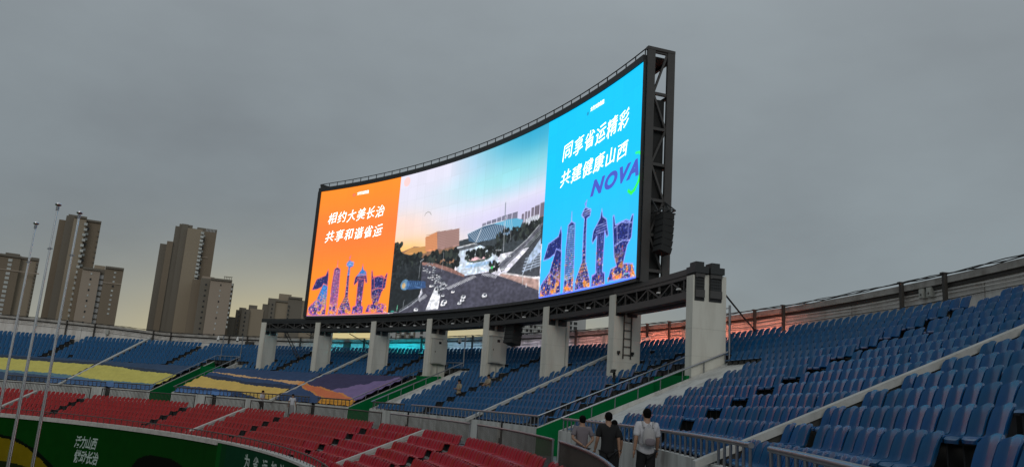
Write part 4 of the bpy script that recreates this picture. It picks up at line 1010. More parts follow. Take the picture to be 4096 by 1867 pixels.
# ------------------------------------------------------------------ dome cameras on poles at the passage tops
def dome_camera(label, R, t, z0, z1):
    c = thing('surveillance_camera', label, 'camera', P(R, t, z0), 'dome cameras on steel poles')
    u = tang(t)
    MB().tube([P(R, t, z0), P(R, t, z1)], 0.045, 10).build('pole', M_STEEL, c, True)
    a = P(R, t, z1 - 0.10); e = a + u * 0.50 - radial(t) * 0.08
    MB().tube([a, e], 0.022, 6).build('arm', M_LAMP, c, True)
    MB().tube([e + Vector((0, 0, 0.04)), e - Vector((0, 0, 0.10)), e - Vector((0, 0, 0.12)), e - Vector((0, 0, 0.30))], [0.05, 0.06, 0.10, 0.11], 12).build('housing', M_LAMP, c, True)
    MB().sphere(e - Vector((0, 0, 0.31)), 0.10, 12, 8).build('dome', M_DARKGLASS, c, True)
for i, (a, b_) in enumerate(VOMS):
    for s, tt in (('far', b_ - 0.45), ('near', a - 0.06)):
        dome_camera('white dome camera on a steel pole, %s corner of the %s passage' % (s, RL[i]), 58.06, tt, 3.6, 5.86)

# ------------------------------------------------------------------ seats
def seat_geometry(nu, prof, thick):
    """bucket seat; local -x = towards the field, origin on the tread under the back"""
    W_ = 0.186; vs = []; fs = []
    n = len(prof)
    for side in ((0, 1) if thick else (0,)):
        for j, (x, z, curl, wd, nx, nz) in enumerate(prof):
            for i in range(nu):
                s_ = -1 + 2 * i / (nu - 1)
                e = max(0.0, (abs(s_) - 0.60) / 0.40) ** 1.4 + 0.12 * abs(s_) ** 2
                y = s_ * W_ * wd
                vs.append((x + nx * curl * e - side * nx * thick, y, z + nz * curl * e - side * nz * thick - (0.040 * abs(s_) ** 3 if j == 0 else 0.022 * abs(s_) ** 5 if j == 1 else 0)))
    for side in ((0, 1) if thick else (0,)):
        o = side * n * nu
        for j in range(n - 1):
            for i in range(nu - 1):
                q = (o + j * nu + i, o + j * nu + i + 1, o + (j + 1) * nu + i + 1, o + (j + 1) * nu + i)
                fs.append(q if side else q[::-1])
    if thick:
        m = n * nu
        for i in range(nu - 1):
            fs.append((i, i + 1, m + i + 1, m + i)); k = (n - 1) * nu
            fs.append((k + i + 1, k + i, m + k + i, m + k + i + 1))
        for j in range(n - 1):
            a, b_ = j * nu, (j + 1) * nu
            fs.append((b_, a, m + a, m + b_)); a += nu - 1; b_ += nu - 1
            fs.append((a, b_, m + b_, m + a))
    return vs, fs
#        x      z     curl  width  towards-sitter normal
PROF = [(0.012, 0.700, 0.016, 0.74, -1, 0.2), (-0.002, 0.676, 0.030, 0.92, -1, 0.2), (-0.026, 0.60, 0.044, 1.0, -1, 0.25), (-0.056, 0.50, 0.050, 1.0, -1, 0.28),
        (-0.084, 0.41, 0.052, 1.0, -.92, .38), (-0.108, 0.352, 0.050, 1.0, -.7, .7), (-0.150, 0.322, 0.044, 1.0, -.3, .95), (-0.22, 0.315, 0.036, 1.0, 0, 1),
        (-0.30, 0.328, 0.026, 1.0, 0, 1), (-0.350, 0.334, 0.016, 0.97, 0, 1), (-0.372, 0.318, 0.010, 0.93, -.6, .8), (-0.376, 0.285, 0.0, 0.90, -1, 0)]
hv, hf = seat_geometry(11, PROF, 0.014)
def seat_mesh(name, m):
    mb = MB(); mb.add(hv, hf); return mb.mesh(name, m, None, True)
ME_BLUE, ME_BLUE2 = seat_mesh('blue_shell', M_BLUE), seat_mesh('faded_blue_shell', M_BLUE2)
ME_RED, ME_RED2 = seat_mesh('red_shell', M_RED), seat_mesh('worn_red_shell', M_RED2)
ME_BR = MB().abox(-0.26, -0.06, -0.02, 0.02, 0.0, 0.30).abox(-0.30, 0.03, -0.13, 0.13, 0.275, 0.298).mesh('seat_bracket', M_BRACKET)
LOWP = [PROF[i] for i in (0, 2, 4, 6, 8, 10)]
lv, lf = seat_geometry(7, LOWP, 0)
LV = np.array(lv); LF = np.array(lf)
BK = MB().abox(-0.28, -0.02, -0.15, 0.15, 0.0, 0.30)
BV = np.array(BK.v); BF = np.array(BK.f)
def view_xy(p):
    d = p - CAM; z = d.dot(fw)
    if z < 0.3: return None
    return (0.5 + 3195.0 * d.dot(cr) / z / 4096.0, 0.5 - 3195.0 * d.dot(cu) / z / 1867.0, z)
def row_slots(R, ranges, pitch=0.40):
    """seat angles that fill each range between aisles, kerbs and walls; yields (block, count from its low-angle end, angle)"""
    out = []
    for bi, (a, b_) in enumerate(ranges):
        w = math.radians(b_ - a) * R; n = int(w / pitch)
        if n < 1: continue
        st = (b_ - a) / n
        for j in range(n): out.append((bi, j, n, a + st * (j + 0.5)))
    return out
def blocks(bars):
    e = [4.5]
    for a, b_ in sorted(bars): e += [a, b_]
    e.append(108.0)
    return [(e[i], e[i + 1]) for i in range(0, len(e), 2) if e[i + 1] - e[i] > 0.5]
NUM = ['zero', 'first', 'second', 'third', 'fourth', 'fifth', 'sixth', 'seventh', 'eighth', 'ninth', 'tenth', 'eleventh', 'twelfth', 'thirteenth', 'fourteenth', 'fifteenth', 'sixteenth', 'seventeenth', 'eighteenth', 'nineteenth', 'twentieth']
for a_ in ('twenty', 'thirty'):
    NUM += [a_ + '-' + NUM[i] for i in range(1, 10)] + [{'twenty': 'thirtieth', 'thirty': 'fortieth'}[a_]]
seats = []
kb = [(k - 0.20, k + 0.20) for k in KERBS]
for k in range(NROW):
    R = u_back(k)
    bars = list(AISLES) + kb
    for i, (a, b_) in enumerate(VOMS):
        if k <= 8: bars.append((a - (3.4 if i == 0 else 1.7) if k >= 1 else a - 0.2, b_ + 0.35))
    # merge overlaps
    if k >= 7 and k <= 9: bars += [(t - 0.50, t + 0.50) for i, t in enumerate(PILLARS) if not (k <= 8 and i in (3, 7))]
    bars.sort(); mg = []
    for b_ in bars:
        if mg and b_[0] <= mg[-1][1] + 0.3: mg[-1] = (mg[-1][0], max(mg[-1][1], b_[1]))
        else: mg.append(b_)
    e = [4.5] + [x for m_ in mg for x in m_] + [108.0]
    rng_ = [(e[i], e[i + 1]) for i in range(0, len(e), 2) if e[i + 1] - e[i] > 0.42]
    for bi, j, n, t in row_slots(R, rng_):
        if k <= 5 and (58.7 < t < 80.8 or t > 83.3): continue          # hidden under the banners
        if RNG.random() < 0.006: continue                               # a few are missing
        seats.append(('blue', k, t, P(R, t, u_tread(k)), j, n, rng_[bi]))
rk = [(k - 0.24, k + 0.24) for k in RED_KERBS]
for k in range(7):
    R = RED_BACK[k]
    bars = sorted(list(RED_AISLES) + rk)
    e = [4.5] + [x for m_ in bars for x in m_] + [108.0]
    rng_ = [(e[i], e[i + 1]) for i in range(0, len(e), 2)]
    for bi, j, n, t in row_slots(R, rng_):
        seats.append(('red', k, t, P(R, t, RED_TREAD[k]), j, n, rng_[bi]))
def side_name(colour, ang, is_low):
    """what the block's end at angle ang is called"""
    best = None
    if colour == 'blue':
        for i, (a, b_) in enumerate(AISLES):
            for x in (a, b_): best = min(best or (9, ''), (abs(x - ang), 'the %s stair aisle' % ORD[i]))
        for i, x in enumerate(KERBS): best = min(best, (abs(x - ang), 'the %s kerb' % ['nearest sloping', 'second sloping', 'banner', 'far'][i]))
        for i, (a, b_) in enumerate(VOMS):
            for x in (a - 3.4, a - 0.2, b_ + 0.35): best = min(best, (abs(x - ang), 'the %s green passage' % RL[i]))
    else:
        for i, (a, b_) in enumerate(RED_AISLES):
            for x in (a, b_): best = min(best or (9, ''), (abs(x - ang), 'the %s stair aisle' % ORD[i]))
        for i, x in enumerate(RED_KERBS): best = min(best, (abs(x - ang), 'the %s sloping kerb' % ['nearest', 'second', 'far'][i]))
    return best[1]
for colour in ('blue', 'red'):
    mine = [s_ for s_ in seats if s_[0] == colour]
    def key(s_):
        q = view_xy(s_[3] + Vector((0, 0, 0.6)))
        return q[2] if q and -0.01 < q[0] < 1.01 and -0.01 < q[1] < 1.02 else 1e6 + (s_[3] - CAM).length
    mine.sort(key=key)
    for s_ in mine[:300]:
        _, k, t, p, j, n, rg = s_
        me = (ME_BLUE if RNG.random() < 0.7 else ME_BLUE2) if colour == 'blue' else (ME_RED if RNG.random() < 0.7 else ME_RED2)
        o = place('stadium_seat', me, None, p, math.radians(t + float(RNG.normal(0, 0.5))))
        o.rotation_euler.y = float(RNG.normal(0, 0.018)); lowend = rg[0] > 5.0
        near, cnt = (rg[0], j + 1) if lowend else (rg[1], n - j)
        rowtxt = 'row %s up' % NUM[k + 1] if colour == 'blue' else 'row %s down' % NUM[k + 1]
        rowtxt = ('%s row from the front rail' if colour == 'blue' else '%s row below the walkway fence') % NUM[k + 1]
        beyond = 'beyond' if lowend else 'before'
        tag(o, '%s plastic seat, %s, %s %s %s' % (colour, rowtxt, NUM[cnt], beyond, side_name(colour, near, lowend)), 'seat', '%s stadium seats' % colour)
        place('bracket', ME_BR, o)
    rest = mine[300:]
    nS = len(rest); nv = len(LV); vb = len(BV)
    ca = np.array([math.cos(math.radians(s_[2])) for s_ in rest]); sa = np.array([math.sin(math.radians(s_[2])) for s_ in rest]); pp = np.array([s_[3][:] for s_ in rest])
    def inst(V):
        x = V[None, :, 0] * ca[:, None] - V[None, :, 1] * sa[:, None] + pp[:, 0:1]
        y = V[None, :, 0] * sa[:, None] + V[None, :, 1] * ca[:, None] + pp[:, 1:2]
        z = V[None, :, 2] + pp[:, 2:3] + 0 * x
        return np.stack([x, y, z], -1).reshape(-1, 3)
    V1, V2 = inst(LV), inst(BV)
    F1 = (LF[None] + (np.arange(nS) * nv)[:, None, None]).reshape(-1, 4)
    F2 = (BF[None] + (np.arange(nS) * vb)[:, None, None]).reshape(-1, 4) + len(V1)
    V_, F_ = np.concatenate([V1, V2]), np.concatenate([F1, F2])
    me = bpy.data.meshes.new('far_seats')
    me.vertices.add(len(V_)); me.vertices.foreach_set('co', V_.astype(np.float32).ravel())
    me.loops.add(F_.size); me.loops.foreach_set('vertex_index', F_.astype(np.int32).ravel())
    me.polygons.add(len(F_)); me.polygons.foreach_set('loop_start', np.arange(0, F_.size, 4, dtype=np.int32))
    me.materials.append(M_BLUE2 if colour == 'blue' else M_RED2); me.materials.append(M_BRACKET)
    mi = np.zeros(len(F_), np.int32); mi[len(F1):] = 1
    me.polygons.foreach_set('material_index', mi)
    sm = np.ones(len(F_), bool); sm[len(F1):] = False
    me.polygons.foreach_set('use_smooth', sm)
    me.update(calc_edges=True)
    o = place('far_seats', me)
    tag(o, 'mass of small %s plastic seats filling the far rows of the tier' % colour, 'seats', None, 'stuff')

# ------------------------------------------------------------------ printed banners laid over the lower blue rows
def banner_col(t, R):
    """print of the banner, linear colours"""
    c = np.zeros(t.shape + (3,)); c[:] = lin(66, 84, 108)
    def put(m, rgb): c[m] = lin(*rgb)
    # upper / lower edges of the yellow stripe, and the rest of the print
    yt = np.interp(t, [83, 86, 93, 97.7, 103, 110], [54.1, 54.4, 55.1, 55.12, 55.33, 55.4]); yb = np.interp(t, [83, 90, 95.8, 103, 110], [52.53, 52.60, 53.05, 53.15, 53.2])
    far = t > 82
    put(far & (R < yb) & (t < 95), (88, 118, 158)); put(far & (R < yb) & (t >= 95), (72, 88, 110))
    put(far & (R < yb) & (R > yb - 0.35), (100, 130, 140)); put(far & (R < yt) & (R > yb), (198, 188, 104))
    put(far & (R > yt) & (R < yt + 0.35), (62, 72, 86))
    nr = t < 82
    bl = np.interp(t, [58, 63.8, 70, 76, 81], [52.5, 52.35, 51.9, 52.3, 52.7])
    put(nr, (64, 84, 116))
    yt2 = np.interp(t, [68.3, 70.8, 74.3, 79.2, 81], [53.05, 53.28, 53.39, 54.0, 54.3]); yb2 = np.interp(t, [66.5, 68.3, 74, 79, 81], [51.7, 51.6, 52.2, 52.44, 52.6])
    put(nr & (t > 68.2) & (R < yt2) & (R > yb2), (208, 180, 104)); put(nr & (R < 52.05) & (t > 74), (92, 128, 178))
    put(nr & (t > 69) & (R > yt2) & (R < yt2 + 0.4), (58, 68, 88))
    ot = np.interp(t, [59.0, 60.24, 63.8, 67.7, 68.6, 72, 79, 81], [52.2, 52.62, 53.33, 53.98, 54.34, 54.45, 54.94, 55.1]); ob = np.interp(t, [60, 62.8, 65.2, 67.65, 68.4, 72, 79, 81], [51.6, 52.1, 52.75, 53.43, 53.85, 54.16, 54.81, 54.98])
    pu = np.interp(t, [58, 59.7, 61.5, 63.8, 64.2], [56.1, 55.5, 54.65, 53.4, 53.3])
    put(nr & (t < 68) & (R > ot), (72, 72, 100)); put(nr & (t < 64.3) & (R < pu) & (R > ot), (128, 114, 154))
    put(nr & (R < ot) & (R > ob), (208, 144, 84)); put(nr & (R < ot - 0.10) & (R > ob + 0.10) & (t < 68), (206, 122, 86)); put(nr & (R < ot) & (R > ob) & (t > 69), (212, 172, 126))
    put(nr & (t < 63) & (R < 52.2), (222, 160, 70))
    return c
def banner(label, t0, t1):
    nt_, nr_ = max(20, int((t1 - t0) * 18)), 130
    tt = np.linspace(t0, t1, nt_ + 1); rr = np.linspace(51.80, 56.08, nr_ + 1)
    T, R = np.meshgrid(tt, rr, indexing='ij')
    ph = (R - 52.30) / UP_
    sag = 0.078 * (0.5 - 0.5 * np.cos(2 * np.pi * ph)) + 0.012 * np.sin(T * 9.1 + R * 3) + 0.016 * np.sin(T * 3.7 - R * 2.1) + 0.010 * np.sin(T * 15.7 + 2 * np.sin(R * 4.0))
    Z = 1.43 + 0.47 * (R - 52.30) + 0.035 - sag
    Z = np.where(R < 52.05, Z - (52.05 - R) * 0.6, Z)
    edge = np.clip((R - 55.85) / 0.23, 0, 1); Z = Z - edge * 0.10
    v = np.stack([R * np.cos(np.radians(T)), R * np.sin(np.radians(T)), Z], -1).reshape(-1, 3)
    I, J = np.meshgrid(np.arange(nt_), np.arange(nr_), indexing='ij'); a = (I * (nr_ + 1) + J).ravel()
    f = np.stack([a, a + 1, a + nr_ + 2, a + nr_ + 1], -1)
    tc_, rc_ = np.meshgrid((tt[:-1] + tt[1:]) / 2, (rr[:-1] + rr[1:]) / 2, indexing='ij')
    me = bpy.data.meshes.new('banner'); me.from_pydata(v.tolist(), [], f.tolist()); me.materials.append(M_CLOTH)
    col = banner_col(tc_, rc_).reshape(-1, 3)
    ca_ = me.attributes.new('paint', 'FLOAT_COLOR', 'FACE')
    ca_.data.foreach_set('color', np.concatenate([col, np.ones((len(col), 1))], 1).astype(np.float32).ravel())
    me.polygons.foreach_set('use_smooth', [True] * len(me.polygons))
    tag(place('banner', me), label, 'banner', 'banner sheets over the lower blue rows')
banner('blue banner sheet with orange and purple bands, beside the middle passage', 58.82, 68.20)
banner('blue banner sheet with yellow and thin orange bands', 68.60, 80.68)
banner('slate banner sheet with broad yellow stripe, just past the farthest passage', 83.42, 93.0)
banner('slate banner sheet with straight yellow stripe at the far end', 93.4, 108.0)

# ------------------------------------------------------------------ fence on the inner edge of the walkway
FS = [(2.0, 23.75), (24.80, 36.45), (37.55, 49.20), (50.45, 62.30), (63.25, 68.38), (69.12, 74.25), (75.5, 86.7), (87.95, 100.0), (101.2, 110.0)]
FL = ['curving away beside the camera', 'second from the camera, behind red seats', 'third from the camera, before two far dark wall gaps', 'passing below the middle green passage', 'short length behind the white shirted walker', 'short length past the second kerb', 'passing below the farthest green passage', 'far length behind the flagpoles', 'farthest length at the left edge']
bal = MB().abox(-0.011, 0.011, -0.011, 0.011, 0.06, 0.872).mesh('baluster', M_DARKMETAL)
bal_n = MB().tube([(0, 0, 0.06), (0, 0, 0.872)], 0.013, 6).mesh('dark_baluster', M_DARKMETAL, None, True)
for i, (a, b_) in enumerate(FS):
    fe = thing('walkway_fence', 'metal baluster fence along the walkway, ' + FL[i], 'fence', P(49.99, (a + b_) / 2, 0), 'baluster fences along the walkway')
    nearby = i < 3
    mrail = M_STEEL if nearby else M_DARKMETAL
    pts = [P(49.99, t, 0.90) for t in np.linspace(a, b_, max(8, int((b_ - a) * 1.5)))]
    MB().tube(pts, 0.036, 10).build('top_rail', mrail, fe, True)
    MB().arc(49.975, 50.005, 0.04, 0.07, a, b_, 1.0).build('bottom_rail', mrail, fe)
    for t in (a + 0.02, b_ - 0.02):
        MB().tube([P(49.99, t, -0.002), P(49.99, t, 0.90)], 0.028, 8).build('post', mrail, fe, True)
    n = int(math.radians(b_ - a) * 49.99 / (0.145 if nearby else 0.14)); 
    for j in range(n):
        t = a + (b_ - a) * (j + 0.5) / n
        q = P(49.99, t, 0) - fe.location
        place('baluster', bal_n if nearby else bal, fe, q, math.radians(t))
# rails on top of the low white wall
ES = [(1.0, 11.80), (13.02, 31.40), (34.40, 50.70), (51.66, 55.75), (58.75, 62.90), (64.0, 75.2), (76.2, 80.55), (83.5, 87.6), (88.5, 99.0), (100.0, 110.0)]
EL = ['close to the camera at the bottom edge', 'passing behind the walking people', 'between the nearest passage and the fifth aisle', 'short length before the middle passage', 'short length after the middle passage', 'under the orange and yellow banner', 'short length before the farthest passage', 'short length after the farthest passage', 'far length below the yellow stripe', 'farthest length at the left edge']
for i, (a, b_) in enumerate(ES):
    fe = thing('wall_handrail', 'metal handrail above the low wall, ' + EL[i], 'handrail', P(51.78, (a + b_) / 2, 1.0), 'handrails on the low white wall')
    mr = M_STEEL if i < 3 else M_DARKMETAL
    pts = [P(51.78, t, 1.385) for t in np.linspace(a, b_, max(6, int((b_ - a) * 1.5)))]
    MB().tube(pts, 0.042, 10).build('rail', mr, fe, True)
    n = max(2, int(math.radians(b_ - a) * 51.78 / 0.42))
    pm = MB().tube([(0, 0, 0.975), (0, 0, 1.36)], 0.024, 8).mesh('short_post', mr, None, True)
    for j in range(n + 1):
        t = a + 0.05 + (b_ - a - 0.1) * j / n
        q = P(51.78, t, 0) - fe.location
        place('post', pm, fe, q)
# low rail on the front wall below the red seats
for i, (a, b_) in enumerate(((2.0, 38.0), (38.2, 61.2), (61.3, 84.0), (84.2, 110.0))):
    fe = thing('front_handrail', 'low dark handrail on the front wall, ' + ['nearest length at the bottom edge', 'length above the single row lettering', 'length above the two line lettering', 'far length behind the flagpoles'][i], 'handrail', P(44.5, (a + b_) / 2, -1.2), 'low handrails on the front wall')
    MB().tube([P(44.48, t, -0.84) for t in np.linspace(a, b_, int((b_ - a) * 1.5))], 0.028, 8).build('rail', M_DARKMETAL, fe, True)
    n = int(math.radians(b_ - a) * 44.48 / 0.62)
    pm = MB().abox(-0.014, 0.014, -0.014, 0.014, -1.205, -0.85).mesh('short_post', M_DARKMETAL)
    for j in range(n + 1):
        t = a + 0.05 + (b_ - a - 0.1) * j / n
        place('post', pm, fe, P(44.48, t, 0) - fe.location, math.radians(t))

# ------------------------------------------------------------------ flagpoles
for x, y, zt, lab in ((29.69, 19.67, 6.80, 'third steel flagpole, nearest the screen'), (29.93, 18.61, 6.79, 'tallest looking steel flagpole, middle of the three'), (26.44, 21.01, 6.78, 'steel flagpole farthest from the screen, at the picture edge')):
    f = thing('flagpole', lab, 'flagpole', (x, y, FIELD_Z), 'three flagpoles on the field')
    MB().tube([(x, y, FIELD_Z), (x, y, FIELD_Z + 4.7), (x, y, zt - 0.1)], [0.062, 0.050, 0.028], 14).build('shaft', M_POLE, f, True)
    MB().sphere((x, y, zt), 0.085, 14, 10, 1.15, 1.15, 0.8).build('finial', M_POLE, f, True)
    MB().tube([(x, y, zt - 0.2), (x, y, zt - 0.08)], [0.045, 0.05], 10).build('truck', M_STEEL, f, True)
    for z in (-2.45, 5.4): MB().tube([(x, y, z - 0.04), (x, y, z + 0.04)], 0.066 if z < 0 else 0.04, 12).abox(x - 0.10, x + 0.10, y - 0.012, y + 0.012, z - 0.012, z + 0.012).build('collar', M_STEEL, f, True)
    MB().tube([(x + 0.075, y - 0.02, FIELD_Z + 1.2), (x + 0.055, y - 0.02, 2.0), (x + 0.04, y, zt - 0.15)], 0.006, 4).build('halyard', M_LAMP, f)
    MB().tube([(x, y, FIELD_Z - 0.02), (x, y, FIELD_Z + 0.06), (x, y, FIELD_Z + 0.16)], [0.22, 0.20, 0.075], 16).build('base', M_STEEL, f, True)

# ------------------------------------------------------------------ apartment towers behind the stadium
DT = 450.0
def az_point(az, D): a = math.radians(az); return Vector((CAM.x + D * math.sin(a), CAM.y + D * math.cos(a), 0))
def hz(z340, D=DT): return 1.683 + (z340 - 1.7) * D / 340.0
def tower_block(name, parent, a0, a1, top, m, D=DT, depth=16.0, z0=FIELD_Z, turn=0.0):
    p, q = az_point(a0 - 0.018, D), az_point(a1 + 0.018, D); am = math.radians((a0 + a1) / 2); d = Vector((math.sin(am), math.cos(am), 0)) * depth
    s_ = Vector((math.cos(am), -math.sin(am), 0)) * turn
    return MB().hexa([p + Vector((0, 0, z0)), q + Vector((0, 0, z0)), q + d + s_ + Vector((0, 0, z0)), p + d + s_ + Vector((0, 0, z0)), p + Vector((0, 0, top)), q + Vector((0, 0, top)), q + d + s_ + Vector((0, 0, top)), p + d + s_ + Vector((0, 0, top))]).build(name, m, parent)
def window(parent, az, z, w, h, m=None, D=DT, proud=0.25, name='window'):
    c = az_point(az, D - proud / 2) + Vector((0, 0, z)); a = math.radians(az)
    x = Vector((math.cos(a), -math.sin(a), 0)); y = Vector((math.sin(a), math.cos(a), 0))
    return MB().box(c, x * w / 2, y * proud / 2, Vector((0, 0, h / 2))).build(name, m or M_WINDOW, parent)
def parapet(parent, a0, a1, z, D=DT, m=None):
    a = math.radians((a0 + a1) / 2); p, q = az_point(a0 - 0.02, D - 0.3), az_point(a1 + 0.02, D - 0.3)
    MB().beam(p + Vector((0, 0, z)), q + Vector((0, 0, z)), 0.9, 1.0).build('parapet', m or M_T4, parent)
def tower(label, cat='tower', at=-45, D=DT): return thing('apartment_tower', label, cat, az_point(at, D) + Vector((0, 0, FIELD_Z)), 'apartment towers on the skyline')
R_ = random.Random(5)
t1 = tower('brown apartment tower behind the first flagpole at the edge of the row', at=-49.4)
tower_block('wall', t1, -50.9, -49.42, hz(42.6), M_T2); tower_block('wall', t1, -49.40, -48.44, hz(42.7), M_T1, DT + 3)
tower_block('roof_house', t1, -50.23, -49.50, hz(44.0), M_T4, DT + 4, 8, hz(42.4)); tower_block('roof_house', t1, -48.85, -48.46, hz(43.5), M_T4, DT + 4, 8, hz(42.4))
parapet(t1, -50.9, -49.42, hz(42.6)); parapet(t1, -49.40, -48.44, hz(42.7), DT + 3)
window(t1, -49.7, hz(37.4), 22, 0.5, M_T3, DT, 0.35, 'string_course')
for k in range(14): window(t1, -49.93, hz(41.0 - 1.62 * k), 1.7, 1.3)
for k in range(17): window(t1, -48.50, hz(41.3 - 1.35 * k), 0.9, 1.2, M_T4, DT + 3, 0.8, 'balcony')
t2 = tower('tall slender brown tower, tallest of the skyline, between the second and third flagpoles', at=-46.6)
tower_block('wall', t2, -47.76, -47.42, hz(59.6), M_T2, DT + 8); tower_block('wall', t2, -47.40, -46.98, hz(61.0), M_T4, DT + 4, 14); tower_block('wall', t2, -46.96, -46.28, hz(60.6), M_T1, DT)
tower_block('wall', t2, -46.26, -45.43, hz(60.4), M_T2, DT + 5)
tower_block('roof_house', t2, -47.30, -46.4, hz(61.9), M_T4, DT + 6, 8, hz(60.3)); parapet(t2, -46.26, -45.43, hz(60.4), DT + 5); parapet(t2, -46.96, -46.28, hz(60.6))
for k in range(20):
    window(t2, -46.27 + 0.03 * (k % 2), hz(58.2 - 2.05 * k), 1.5, 1.3, None, DT, 0.5)
    window(t2, -46.12, hz(57.2 - 2.05 * k), 1.4, 1.2, M_WINDOW if k % 3 else M_DARKGLASS, DT + 5, 0.5)
    window(t2, -45.46, hz(57.0 - 2.05 * k), 0.8, 0.9, M_T4, DT + 5, 0.7, 'balcony')
t2b = tower('lower beige tower with a white bay column, in front of the tallest tower', at=-45.0, D=DT - 20)
tower_block('wall', t2b, -46.22, -45.98, hz(41.7, DT - 20), M_T2, DT - 16); tower_block('wall', t2b, -45.96, -44.98, hz(41.6, DT - 20), M_T3, DT - 20); tower_block('wall', t2b, -44.97, -44.72, hz(42.2, DT - 20), M_T4, DT - 17)
tower_block('wall', t2b, -44.70, -43.66, hz(43.0, DT - 20), M_T2, DT - 20); tower_block('roof_house', t2b, -45.35, -44.75, hz(43.9, DT - 20), M_T1, DT - 14, 7, hz(41, DT - 20)); tower_block('roof_house', t2b, -44.15, -43.75, hz(43.6, DT - 20), M_T4, DT - 14, 6, hz(42.5, DT - 20))
parapet(t2b, -45.96, -44.98, hz(41.6, DT - 20), DT - 20); parapet(t2b, -44.70, -43.66, hz(43.0, DT - 20), DT - 20)
window(t2b, -44.18, hz(37.1, DT - 20), 8.0, 0.5, M_T3, DT - 20, 0.3, 'string_course')
for k in range(10):
    window(t2b, -45.45, hz(39.8 - 2.05 * k, DT - 20), 0.7, 0.9, M_DARKGLASS if k % 2 else M_WINDOW, DT - 20, 0.2)
    window(t2b, -44.86, hz(39.2 - 2.15 * k, DT - 20), 2.0, 1.9, M_T5, DT - 17, 1.2, 'bay')
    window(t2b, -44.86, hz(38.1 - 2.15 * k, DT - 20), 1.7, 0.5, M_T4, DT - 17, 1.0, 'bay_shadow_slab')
    window(t2b, -44.12, hz(41.3 - 1.75 * k, DT - 20), 0.9, 0.8, None if k != 3 else M_DARKGLASS, DT - 20, 0.2)
t3 = tower('tall grey brown tower with a lower left wing, standing alone in mid skyline', at=-40)
tower_block('wall', t3, -41.74, -41.36, hz(55.6), M_T4, DT + 6); tower_block('wall', t3, -41.34, -41.0, hz(56.6), M_T2, DT + 3); tower_block('wall', t3, -40.98, -40.62, hz(63.2), M_T4, DT + 4); tower_block('wall', t3, -40.60, -40.22, hz(64.2), M_T4, DT + 2)
tower_block('wall', t3, -40.20, -39.30, hz(62.6), M_T1, DT); tower_block('wall', t3, -39.28, -38.38, hz(62.6), M_T2, DT + 4); tower_block('roof_house', t3, -39.62, -38.38, hz(64.0), M_T4, DT + 5, 8, hz(62.4)); tower_block('roof_house', t3, -40.75, -39.95, hz(64.6), M_T4, DT + 6, 8, hz(62))
for k in range(7): window(t3, -39.05 + 0.09 * k, hz(63.3), 0.35, 1.6, M_T5, DT + 5, 0.4, 'roof_fin')
for k in range(14):
    window(t3, -39.26, hz(61.2 - 1.6 * k), 1.6, 1.3, None, DT, 0.7, 'window')
    window(t3, -39.14, hz(60.6 - 1.6 * k), 1.2, 1.0, M_DARKGLASS if k % 2 else M_WINDOW, DT + 4, 0.4)
window(t3, -38.9, hz(52.0), 3.2, 0.5, M_T3, DT + 4, 0.4, 'string_course')
t3b = tower('low beige tower wing with a cluttered roof, right of the lone tall tower', at=-37.8, D=DT - 20)
D3 = DT - 20
tower_block('wall', t3b, -39.42, -38.92, hz(43.0, D3), M_T2, D3 + 6); tower_block('wall', t3b, -38.90, -38.30, hz(43.6, D3), M_T4, D3 + 3); tower_block('wall', t3b, -38.28, -36.95, hz(43.3, D3), M_T3, D3); tower_block('wall', t3b, -36.94, -36.82, hz(42.8, D3), M_T2, D3 + 4)
tower_block('roof_house', t3b, -38.85, -38.1, hz(44.8, D3), M_T3, D3 + 8, 6, hz(43, D3)); parapet(t3b, -38.28, -36.95, hz(43.3, D3), D3)
for k in range(5): window(t3b, -37.45 + 0.11 * k, hz(44.2, D3), 0.25, 2.2 - 0.2 * (k % 2), M_T4, D3 + 3, 0.25, 'roof_frame')
window(t3b, -37.22, hz(45.1, D3), 4.2, 0.3, M_T4, D3 + 3, 0.3, 'roof_frame')
for k in range(10):
    window(t3b, -37.62, hz(41.2 - 2.2 * k, D3), 0.6, 0.9, M_WINDOW if k % 3 else M_DARKGLASS, D3, 0.2)
    window(t3b, -38.55, hz(41.0 - 2.2 * k, D3), 0.8, 0.8, M_DARKGLASS, D3 + 3, 0.2)
    window(t3b, -36.90, hz(42.0 - 1.9 * k, D3), 0.9, 1.1, None, D3 + 1, 0.8, 'bay')
t4 = tower('low dark grey apartment block between the lone tower and the first pillar', at=-35.6)
tower_block('wall', t4, -36.80, -36.42, hz(29.0), M_T4); tower_block('wall', t4, -36.40, -36.05, hz(32.2), M_T4, DT + 2); tower_block('wall', t4, -36.03, -35.55, hz(32.6), M_T4, DT - 1); tower_block('wall', t4, -35.53, -34.66, hz(33.2), M_T1, DT + 1)
tower_block('roof_house', t4, -36.22, -35.8, hz(33.4), M_T4, DT + 4, 6, hz(31)); tower_block('roof_house', t4, -35.62, -35.1, hz(34.8), M_T4, DT + 4, 7, hz(32))
for k in range(7):
    for a in (-36.22, -35.80): window(t4, a, hz(31 - 1.7 * k), 0.7, 1.0, M_DARKGLASS, DT - 1, 0.2)
t5 = tower('taller grey brown apartment block rising behind the left end of the girder', at=-33.4)
tower_block('wall', t5, -34.74, -34.32, hz(35.6), M_T4, DT + 2); tower_block('wall', t5, -34.30, -33.95, hz(37.0), M_T4); tower_block('wall', t5, -33.93, -33.12, hz(37.4), M_T1, DT + 2); tower_block('wall', t5, -33.10, -32.2, hz(39.2), M_T4, DT + 1); tower_block('wall', t5, -32.18, -31.4, hz(38.5), M_T1, DT + 2); tower_block('wall', t5, -31.38, -30.6, hz(38.0), M_T4, DT + 3)
